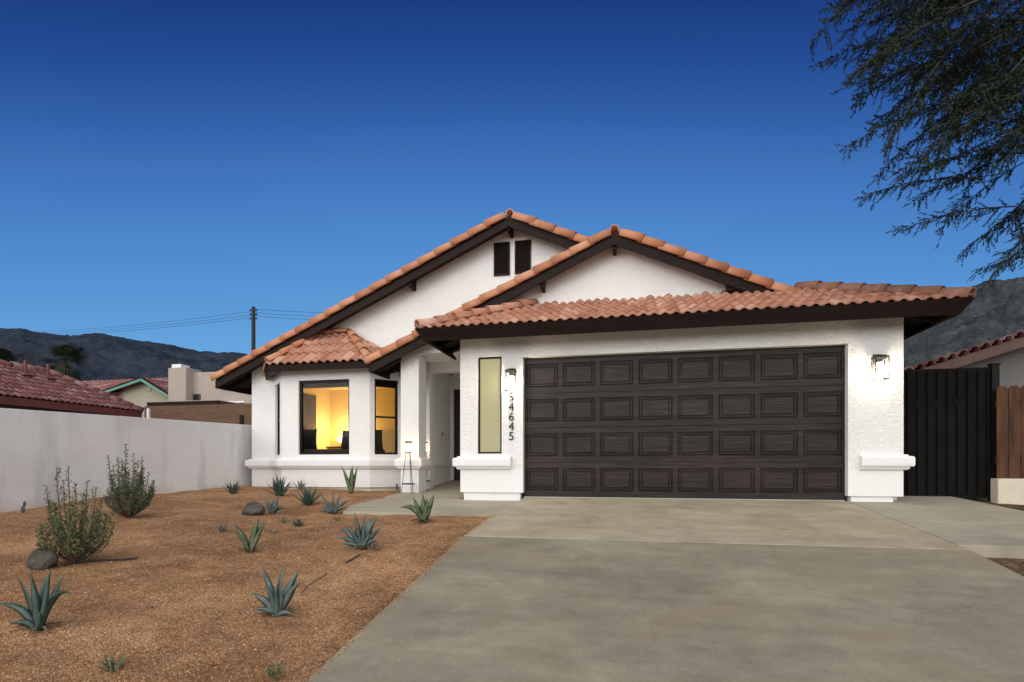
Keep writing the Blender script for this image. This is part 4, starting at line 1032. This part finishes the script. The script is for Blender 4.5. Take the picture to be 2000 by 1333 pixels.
AG = [  # base px, base py, top py, leaves, leaf width ratio, spread, droop, material, label
 (75, 1232, 1100, 9, .17, 1.15, .55, 'agave_dark', 'largest dark agave with arching leaves at the bottom left corner'),
 (540, 1204, 1103, 13, .15, .95, .25, 'agave_blue', 'grey green agave with upright leaves in the middle foreground of the gravel'),
 (488, 1079, 1012, 6, .19, .70, .15, 'agave_green', 'agave of few broad leaves spread in a V, midway across the gravel'),
 (706, 1073, 1000, 17, .22, .85, .10, 'agave_blue', 'dense broad leaved blue agave beside the driveway edge'),
 (826, 1022, 963, 8, .27, .62, .35, 'agave_green', 'stout agave with thick upright green leaves in front of the walkway'),
 (650, 1004, 960, 12, .17, 1.0, .25, 'agave_blue', 'spreading agave at the left tip of the walkway'),
 (531, 1004, 966, 9, .20, .95, .45, 'agave_blue', 'blue agave touching the right side of the small grey boulder'),
 (602, 987, 946, 22, .12, 1.15, .15, 'agave_dark', 'bushy many leaved agave in front of the bay window'),
 (546, 969, 927, 18, .13, 1.05, .12, 'agave_dark', 'spiky dark agave against the left corner of the bay'),
 (685, 965, 910, 5, .20, .33, .05, 'agave_green', 'tall narrow agave of upright leaves against the bay wall under the right pane'),
 (455, 965, 938, 22, .11, 1.1, .10, 'agave_dark', 'low spiky agave where the boundary wall meets the house'),
 (587, 957, 934, 14, .09, .9, .05, 'agave_pale', 'pale reddish thin leaved agave close to the bay footing'),
 (435, 1039, 1017, 8, .18, .8, .10, 'agave_blue', 'small bluish agave pup left of the V shaped agave'),
 (556, 1021, 1006, 9, .13, 1.1, .10, 'agave_green', 'small bright green agave pup in front of the boulder\'s agave'),
 (583, 1028, 1009, 18, .14, 1.2, .10, 'agave_dark', 'small dark rounded agave pup at mid yard'),
 (534, 1043, 1027, 9, .12, 1.1, .10, 'agave_pale', 'small pale agave pup right of the V shaped agave'),
 (661, 1018, 1004, 8, .12, 1.0, .10, 'agave_green', 'yellow green agave pup below the walkway tip agave'),
 (222, 1309, 1272, 9, .15, 1.25, .10, 'agave_green', 'small variegated agave alone near the bottom edge at left'),
 (437, 981, 971, 6, .13, 1.1, .10, 'agave_pale', 'tiny dry agave sprout below the corner agave'),
 (728, 1075, 1055, 12, .16, 1.25, .20, 'agave_pale', 'withered brown pup at the right foot of the dense blue agave'),
 (690, 1120, 1107, 5, .12, 1.2, .10, 'agave_pale', ''),
]
TIPS = {0: [(8, 1134, .62, .30), (-12, 1182, .75, .1), (68, 1116, .1, -.1), (82, 1122, .1, .2), (118, 1104, .15, -.2), (104, 1128, .15, .3), (134, 1162, 1.7, .1), (28, 1216, .9, -.3), (60, 1128, .2, .4), (95, 1190, .5, -.5)],
 1: [(507, 1104, .2, .1), (541, 1106, .05, .4), (583, 1112, .25, .1), (592, 1134, .35, -.2), (492, 1158, .6, -.1), (496, 1190, .9, -.3), (578, 1198, .8, -.4), (527, 1132, .1, -.3), (560, 1146, .2, -.3), (572, 1128, .2, .4), (516, 1150, .3, .4), (548, 1150, .1, -.5)],
 2: [(457, 1022, .3, .0), (521, 1022, .3, -.1), (503, 1011, .15, .1), (513, 1016, .2, .3), (460, 1036, .5, -.3)],
 3: [(692, 1001, .1, .0), (726, 1007, .1, .2), (735, 1010, .2, 0), (662, 1030, .4, 0), (657, 1050, .7, -.2), (744, 1030, .3, .1), (680, 1022, .2, -.3), (710, 1003, .05, .4), (742, 1054, .6, -.3), (670, 1062, .7, -.4), (700, 1020, .1, -.5), (718, 1022, .1, -.5), (688, 1036, .3, -.5), (730, 1040, .4, -.5)],
 4: [(806, 972, .15, .1), (826, 963, .03, .0), (832, 972, .05, .35), (849, 965, .25, 0), (781, 992, 1.3, 0), (815, 986, .2, -.35), (845, 992, .4, -.2), (838, 978, .1, -.3)],
 5: [(650, 961, .05, .2), (624, 967, .35, .1), (664, 965, .1, .1), (684, 977, .5, 0), (638, 974, .2, -.2), (623, 991, .8, -.1), (627, 1000, .9, -.3), (662, 984, .2, -.4), (682, 991, .7, -.3), (655, 975, .1, -.4)],
 6: [(516, 971, .15, 0), (544, 966, .1, .1), (530, 974, .05, .3), (520, 986, .4, -.2), (561, 996, 1.3, 0), (548, 986, .3, -.3), (536, 984, .1, -.4)],
 9: [(667, 911, .25, .0), (683, 912, .02, .2), (697, 911, .1, .1), (690, 910, .03, -.1), (679, 932, .1, .4)]}
LW = {0: 15, 1: 15, 2: 12, 3: 13, 4: 14, 5: 9, 6: 11, 9: 10}
def traced_agave(i, base, px, py, d, m):
    # every leaf has its tip where the photograph shows it and leans towards or away from the camera by its own amount
    b = MB(); SEG = 10; R_ = Vector((cs, sn, 0)); F_ = Vector((-sn, cs, 0)); rn = random.Random(500 + i); k_ = d / FP
    for tx, ty, bend, dep in TIPS[i]:
        dx, dy = (tx - px) * k_, (py - ty) * k_; L_ = math.hypot(dx, dy); tip = R_ * dx + Vector((0, 0, max(dy, .01))) + F_ * dep * L_ * .8
        q = R_ * dx * (.42 - .25 * bend * .3) + F_ * dep * L_ * .35 + Vector((0, 0, max(dy, .02) * .45 + bend * L_ * .38))
        st = R_ * dx * .05 + F_ * dep * .02; P_ = lambda t: st * (1 - t) ** 2 + q * 2 * t * (1 - t) + tip * t * t
        ww = LW[i] * k_ * rn.uniform(.8, 1.15) * min(1, .45 + L_ / (90 * k_ + 1e-6) * .6); n0 = len(b.v); fac = rn.uniform(-.5, .5)
        for s_ in range(SEG + 1):
            t = s_ / SEG; c = P_(t); dv = (P_(min(1, t + .02)) - P_(max(0, t - .02))).normalized(); sd_ = dv.cross(F_ * math.cos(fac) + R_ * math.sin(fac)).normalized()
            nr_ = sd_.cross(dv).normalized(); nr_ = nr_ if nr_.dot(F_) * (1 if dep <= 0 else -1) > 0 or abs(dep) < .15 else -nr_
            wd = ww * (.55 + .62 * math.sin(min(1, t * 1.15 + .08) * math.pi * .75)) * (1 - t ** 3) ** 1.1 * .5 + .0012; th = ww * .15 * (1 - t) + .0015; wob = math.sin(t * 9 + i) * wd * .06
            c = c + sd_ * wob
            b.v += [tuple(c - sd_ * wd + nr_ * wd * .35), tuple(c + nr_ * th * .1), tuple(c + sd_ * wd + nr_ * wd * .35), tuple(c - nr_ * th)]
        for s_ in range(SEG):
            q0 = n0 + s_ * 4
            for a_ in range(4): a2 = (a_ + 1) % 4; b.f.append((q0 + a_, q0 + a2, q0 + 4 + a2, q0 + 4 + a_))
        b.f.append((n0 + 3, n0 + 2, n0 + 1, n0)); q0 = n0 + SEG * 4; b.f.append((q0, q0 + 1, q0 + 2, q0 + 3))
    o = b.build('agave', m, smooth=True); bm = bmesh.new(); bm.from_mesh(o.data); bmesh.ops.recalc_face_normals(bm, faces=bm.faces); bm.to_mesh(o.data); bm.free(); o.location = base; return o
for i, (px, py, ty, n, wr, spd, dr, mt, lb) in enumerate(AG):
    if not lb: continue
    p = onyard(px, py); d = p.x * -sn + p.y * cs; Lh = (py - ty) / FP * d * 1.12
    if i in TIPS: o = traced_agave(i, p, px, py, d, M[mt])
    else: o = agave_mesh('agave', n, Lh, Lh * wr * .85, spd * .85, 100 + i, dr, M[mt]); o.location = p; o.rotation_euler.z = i * 1.3
    T(o, lb, 'agave', 'agaves planted in the gravel')
    if i in (0, 1, 2, 3, 4, 5):
        b = MB(); rn = random.Random(900 + i); k_ = d / FP
        for q in range(7):
            az = rn.uniform(0, 6.28); l = (ty - py) * -k_ * rn.uniform(.22, .5); ww = LW[i] * k_ * .38; dr_ = Vector((math.cos(az), math.sin(az), 0)); sd_ = Vector((-math.sin(az), math.cos(az), 0)); n0 = len(b.v)
            for s_ in range(6):
                t = s_ / 5; c = dr_ * (l * t) + Vector((0, 0, .012 + .10 * l * math.sin(t * 3.1) + .02 * t * rn.random())) + sd_ * (.12 * l * t * t); w_ = ww * (1 - t ** 2) + .001
                b.v += [tuple(c - sd_ * w_ + Vector((0, 0, w_ * .6))), tuple(c), tuple(c + sd_ * w_ + Vector((0, 0, w_ * .5)))]
            for s_ in range(5):
                for a_ in range(2): q0 = n0 + s_ * 3 + a_; b.f.append((q0, q0 + 1, q0 + 4, q0 + 3))
        b.build('dry_leaves', M['agave_dead'], o)
for px, py, ty, lb in ((538, 1331, 1296, 'thin dry weed sprouting at the bottom edge beside the driveway'), (93, 1062, 1048, 'small leafy weed on top of the boulder at left')):
    p = onyard(px, py) if py > 1100 else None
    if p is None: p = onyard(83, 1112); p.z += .15; p.x += .02
    rn = random.Random(px); b = MB()
    for k in range(9):
        az = rn.uniform(0, 6.28); q = Vector((0, 0, 0)); e = Vector((math.cos(az) * .05, math.sin(az) * .05, rn.uniform(.05, .11))); b.tube([q, e], [.003, .001], 4)
        for s in range(7):
            c = q.lerp(e, .3 + .1 * s); v = Vector((rn.uniform(-1, 1), rn.uniform(-1, 1), rn.uniform(0, 1))).normalized() * .028; w = v.orthogonal().normalized() * .006; b.quad(c, c + v * .5 + w, c + v, c + v * .5 - w)
    o = b.build('weed', M['sage']); o.location = p; T(o, lb, 'weed')
# prickly pear pads by the wall
p = onyard(45, 1003); b = MB()
for c, r, a in (((0, 0, .05), .034, 0), ((.012, .01, .12), .028, .4)):
    n0 = len(b.v); 
    for j in range(9):
        ph = math.pi * j / 8
        for k in range(12):
            th = 2 * math.pi * k / 12; v = Vector((r * math.sin(ph) * math.cos(th), r * .28 * math.sin(ph) * math.sin(th), r * 1.4 * math.cos(ph))); v.rotate(Matrix.Rotation(a, 3, 'Y')); b.v.append(tuple(v + Vector(c)))
    for j in range(8):
        for k in range(12): k2 = (k + 1) % 12; b.f.append((n0 + j * 12 + k, n0 + (j + 1) * 12 + k, n0 + (j + 1) * 12 + k2, n0 + j * 12 + k2))
o = b.build('cactus', M['agave_dark'], smooth=True); o.location = p; T(o, 'small two pad cactus at the foot of the boundary wall near the left edge', 'cactus')
# shrubs
def shrub(px, py, hpx, wpx, lean, label, seed, m, tall, nst=46, dens=1.0):
    p = onyard(px, py); d = p.x * -sn + p.y * cs; Hh = hpx / FP * d; Wd = wpx / FP * d / 2; rn = random.Random(seed)
    t = thing('shrub', label, 'shrub', p); st = MB(); lf = MB()
    for k in range(nst):
        az = rn.uniform(0, 2 * math.pi); rr_ = rn.random() ** .55; tx = math.cos(az) * rr_; ty = math.sin(az) * rr_
        h = Hh * rn.uniform(.40, .78) * (1 - .38 * rr_ ** 2)
        tip = Vector((tx * Wd * 1.02, ty * Wd * 1.02, h))
        if k < len(tall): tip = Vector((tall[k][0] * Wd * cs, tall[k][0] * Wd * sn, tall[k][1] * Hh))
        c1 = Vector((tip.x * .95, tip.y * .95, tip.z * .38)); P_ = lambda s: c1 * 2 * s * (1 - s) + tip * s * s
        st.tube([P_(s / 7) for s in range(8)], [.006 * (1 - s / 9) + .001 for s in range(8)], 4, False)
        nl = int((h / .0052) * dens)
        for q in range(nl):
            s = .26 + .74 * (q / nl); c = P_(s); a2 = rn.uniform(0, 6.28); el = rn.uniform(.35, 1.2)
            out = (.006 + .026 * rn.random()) * (1.15 - .75 * s) + (.05 * rn.random() if s < .62 and rn.random() < .35 else 0)
            v = Vector((math.cos(a2) * math.cos(el), math.sin(a2) * math.cos(el), math.sin(el))); c = c + Vector((v.x, v.y, v.z * .3)) * out; l = rn.uniform(.018, .034)
            w = v.cross(Vector((rn.uniform(-1, 1), rn.uniform(-1, 1), rn.uniform(-1, 1)))).normalized() * l * .27
            lf.quad(c, c + v * l * .5 + w, c + v * l, c + v * l * .5 - w)
    st.build('stems', M['stem'], t, local=True); lf.build('foliage', m, t, local=True)
shrub(147, 1101, 190, 132, 0, 'sparse olive green shrub beside the grey boulder at left', 11, M['sage'], [(-.55, .98), (-.85, .80), (-.2, 1.0), (.0, .82), (.35, .85), (.6, .78), (.2, .70), (-.35, .86), (-.75, .66)], 46, 1.05)
shrub(252, 1012, 143, 94, 0, 'denser dark green shrub with upright stems in front of the boundary wall', 12, M['sage_dark'], [(-.15, 1.0), (-.85, .85), (-.45, .84), (-.3, .80), (.2, .88), (.55, .84), (.35, .78), (.8, .62), (-.65, .72)], 60, 1.15)
# boulders
def boulder(px, py, wpx, hpx, label, seed, squash=1):
    p = onyard(px, py); d = p.x * -sn + p.y * cs; w = wpx / FP * d / 2; h = hpx / FP * d
    bm = bmesh.new(); bmesh.ops.create_icosphere(bm, subdivisions=4, radius=1)
    for v in bm.verts:
        q = v.co * 1.1 + Vector((seed, 0, 0)); k = 1 + .28 * noise.noise(q) + .12 * noise.noise(q * 2.7) + .04 * noise.noise(q * 8); c = v.co * k
        for n_, l in ((Vector((.6, -.5, .6)).normalized(), .82), (Vector((-.7, -.5, .3)).normalized(), .85), (Vector((.1, -.4, .9)).normalized(), .86)):
            s_ = c.dot(n_)
            if s_ > l: c -= n_ * (s_ - l) * .85
        v.co = Vector((c.x * w, c.y * w * .8, (c.z * .55 + .42) * h))
    me = bpy.data.meshes.new('boulder'); bm.to_mesh(me); bm.free()
    for f in me.polygons: f.use_smooth = True
    o = link('boulder', me, M['rock']); o.location = p; T(o, label, 'rock')
boulder(83, 1110, 52, 44, 'large grey boulder in front of the sparse shrub at left', 4.2)
boulder(496, 1006, 44, 26, 'smaller grey boulder in the middle of the yard beside an agave', 9.1)
# sticks, drip pipes, leaf litter
def rod(pxs, r, name, label, cat, m, lift=.006):
    pts = [onyard(x, y) + Vector((0, 0, lift)) for x, y in pxs]; T(MB().tube(pts, r, 6).build(name, m), label, cat)
rod([(125, 1107), (155, 1101), (200, 1097), (240, 1096), (269, 1093)], .008, 'drip_pipe', 'thin dark irrigation pipe lying on the gravel at the foot of the sparse shrub', 'pipe', M['pole'], .012)
rod([(702, 1085), (690, 1093), (675, 1101)], .008, 'drip_pipe', 'short bit of dark pipe showing left of the dense blue agave', 'pipe', M['pole'])
rod([(640, 1121), (620, 1133), (600, 1146), (590, 1158)], .008, 'drip_pipe', 'half buried irrigation pipe right of the middle foreground agave', 'pipe', M['stem'], -.001)
p = onyard(295, 1188); b = MB()
for a, l in ((0, .035), (1.9, .03), (4.0, .028)):
    v = Vector((math.cos(a), math.sin(a), .25)) * l; w = Vector((-math.sin(a), math.cos(a), 0)) * l * .4; b.quad((0, 0, .004), v * .5 + w, v, v * .5 - w)
o = b.build('dry_leaf', plain('brown_leaf', (.07, .02, .012), .8)); o.location = p; T(o, 'curled dark brown leaf lying alone on the gravel at left foreground', 'leaf')
# loose stones over the gravel: nobody could count them
rng = np.random.RandomState(4); V_, F_ = [], []; ico = [(1, 0, 0), (-1, 0, 0), (0, 1, 0), (0, -1, 0), (0, 0, 1), (0, 0, -1)]
of = [(0, 2, 4), (2, 1, 4), (1, 3, 4), (3, 0, 4), (2, 0, 5), (1, 2, 5), (3, 1, 5), (0, 3, 5)]
for k in range(30000):
    Y = .8 + 8.5 * rng.rand() ** 1.7; X = rng.uniform(-8.3, -1.80)
    u = (X * cs + Y * sn) / (-X * sn + Y * cs)
    if u < -1.0: continue
    if X > -4.7 and Y > 7.1: continue
    z = yard(X, Y); r = .0035 + .007 * rng.rand() ** 3; sc3 = r * rng.uniform(.6, 1.3, 3); th = rng.rand() * 6.28; ct, st_ = math.cos(th), math.sin(th); n0 = len(V_)
    for vx, vy, vz in ico:
        x, y, zz = vx * sc3[0] * rng.uniform(.7, 1.2), vy * sc3[1] * rng.uniform(.7, 1.2), vz * sc3[2] * .8; V_.append((X + x * ct - y * st_, Y + x * st_ + y * ct, z + zz + r * .2))
    F_ += [(a + n0, c + n0, e + n0) for a, c, e in of]
for k in range(1500):
    Y = rng.uniform(.9, 7.1); X = -1.785 + abs(rng.normal(0, .035)) if k % 6 else -1.785 + abs(rng.normal(0, .25)); z = drive(Y); r = rng.uniform(.0025, .006); n0 = len(V_)
    for vx, vy, vz in ico: V_.append((X + vx * r * rng.uniform(.7, 1.2), Y + vy * r * rng.uniform(.7, 1.2), z + vz * r * .7 + r * .5))
    F_ += [(a + n0, c + n0, e + n0) for a, c, e in of]
me = bpy.data.meshes.new('loose_gravel'); me.from_pydata(V_, [], F_); T(link('loose_gravel', me, M['pebble']), kind='stuff')

V_, F_ = [], []
for k in range(2600):
    if k < 1500: X = rng.uniform(3.07, 7.5); Y = rng.uniform(3.0, 6.0) if k < 1150 else rng.uniform(8.3, 9.05); z = drive(Y) - (.095 if X < 4.9 else .05) - .03 * max(0, X - 4.9)
    elif k < 2050: Y = rng.uniform(1.5, 7.1); X = -1.83 - abs(rng.normal(0, .10)); z = yard(X, Y) + .006
    else: Y = rng.uniform(1.5, 9.5); X = rng.uniform(-8.2, -2.0); z = yard(X, Y) + .006
    if 3.04 < X < 4.9 and Y > 5.95: continue
    if X > -4.5 and X < 0 and Y > 7.1: continue
    a = rng.rand() * 6.28; l = rng.uniform(.008, .024) * (1 if k < 2050 else .8); w = l * rng.uniform(.15, .5); n0 = len(V_); ca, sa = math.cos(a), math.sin(a)
    for u_, v_, h_ in ((0, 0, 0), (.5, 1, .25), (1, 0, .1), (.5, -1, .15)): V_.append((X + u_ * l * ca - v_ * w * sa, Y + u_ * l * sa + v_ * w * ca, z + h_ * l))
    F_.append((n0, n0 + 1, n0 + 2, n0 + 3))
me = bpy.data.meshes.new('leaf_litter'); me.from_pydata(V_, [], F_); T(link('leaf_litter', me, plain('dry_litter', (.085, .048, .028), .9, .6, 60)), kind='stuff')

# ------------------------------------------------------------------ overhanging tree at right
tr = thing('mesquite_tree', 'large feathery dark green tree overhanging the top right corner', 'tree', (7.4, 6.6, -.35))
rn = random.Random(21); tb = MB()
hubs = [atd(2120, -60, 6.4), atd(2060, -260, 6.0), atd(2230, 160, 6.8), atd(2000, -420, 5.6), atd(2260, 330, 7.2)]
fork = Vector((7.2, 6.7, 2.1))
tb.tube([(7.4, 6.6, -.4), (7.35, 6.6, .8), (7.2, 6.7, 2.1)], [.22, .17, .15], 12)
for h in hubs:
    mid = fork.lerp(h, .5) + Vector((.2, 0, .35)); tb.tube([fork, mid, h], [.12, .08, .045], 8)
for hx, hy, hd, ex, ey, ed in ((2120, -60, 6.4, 1760, 60, 6.2), (2120, -60, 6.4, 1830, 180, 6.5), (2230, 160, 6.8, 1880, 300, 6.7), (2260, 330, 7.2, 1950, 430, 7.0), (2060, -260, 6.0, 1720, -20, 5.9)):
    a, c = atd(hx, hy, hd), atd(ex, ey, ed); m1 = a.lerp(c, .35) + Vector((.05, 0, .10)); m2 = a.lerp(c, .7) + Vector((0, .05, .07)); tb.tube([a, m1, m2, c], [.035, .024, .014, .005], 6)
tb.build('trunk', M['bark'], tr)
tips = []
edge = [(1578, 92), (1592, 128), (1612, 20), (1655, 152), (1672, 118), (1648, 290), (1668, 205), (1700, 250), (1680, 386), (1712, 345), (1728, 300), (1750, 452), (1775, 400), (1800, 330), (1838, 455), (1870, 500), (1905, 528), (1930, 470), (1960, 515), (1985, 440), (1860, 420), (1925, 555), (1990, 470)]
for x, y in edge: tips.append((x, y, 1.0))
for _ in range(205):
    # denser towards the top right; the lower left boundary runs from (1600,0) to (2000,480)
    x = rn.uniform(1620, 2150); ymax = pw(x, [1600, 1680, 1760, 1850, 2000, 2200], [70, 250, 360, 430, 500, 560]); y = rn.uniform(-120, ymax)
    dens = .25 + .75 * min(1, max(0, (x - 1600) / 260 + (300 - y) / 700))
    if y > ymax * .72 and rn.random() > .45: continue
    if rn.random() > dens: continue
    tips.append((x, y, rn.uniform(.5, .9)))
lf = MB(); tw = MB()
def spray(P0, P1, size):
    d = P1 - P0; n = max(8, int(d.length / .046)); sag = d.length * .10
    C1 = P0.lerp(P1, .5) + Vector((0, 0, sag))
    f = lambda t: P0 * (1 - t) ** 2 + C1 * 2 * t * (1 - t) + P1 * t * t
    tw.tube([f(i / 8) for i in range(9)], [.008 * (1 - i / 9) + .0016 for i in range(9)], 4, False)
    for i in range(n):
        t = .12 + .88 * i / n; c = f(t); dr = (f(min(1, t + .02)) - f(max(0, t - .02))).normalized()
        for s in range(2):
            a = rn.uniform(0, 6.28); o_ = dr.orthogonal().normalized(); o_ = (o_ * math.cos(a) + dr.cross(o_) * math.sin(a))
            td = (dr * rn.uniform(.6, 1.2) + o_ * rn.uniform(.4, 1.3) + Vector((0, 0, -.50))).normalized(); tl_ = rn.uniform(.08, .27) * (1.15 - .55 * t) * (1.5 if rn.random() < .2 else 1)
            e = c + td * tl_
            m_ = int(tl_ / .0085)
            for q in range(m_):
                cc_ = c.lerp(e, (q + 1) / m_); sd_ = td.orthogonal().normalized(); b_ = rn.uniform(0, 6.28); ov = sd_ * math.cos(b_) + td.cross(sd_) * math.sin(b_)
                v = (td * .8 + ov * .7).normalized() * rn.uniform(.024, .044); w = v.cross(Vector((rn.uniform(-1, 1), rn.uniform(-1, 1), rn.uniform(-1, 1)))).normalized() * rn.uniform(.0045, .0075)
                lf.v += [tuple(cc_ - w), tuple(cc_ + w), tuple(cc_ + v)]; k0 = len(lf.v); lf.f.append((k0 - 3, k0 - 2, k0 - 1))
for x, y, s in tips:
    dd_ = rn.uniform(5.3, 7.4); P1 = atd(x, y, dd_)
    L_ = rn.uniform(170, 330); ang = math.radians(rn.uniform(8, 58)); P0 = atd(x + L_ * math.cos(ang), y - L_ * math.sin(ang), dd_ + rn.uniform(-.3, .5))
    spray(P0, P1, s)
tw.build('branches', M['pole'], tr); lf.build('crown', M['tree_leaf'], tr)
print('leaves', len(lf.f), 'stones', len(F_))
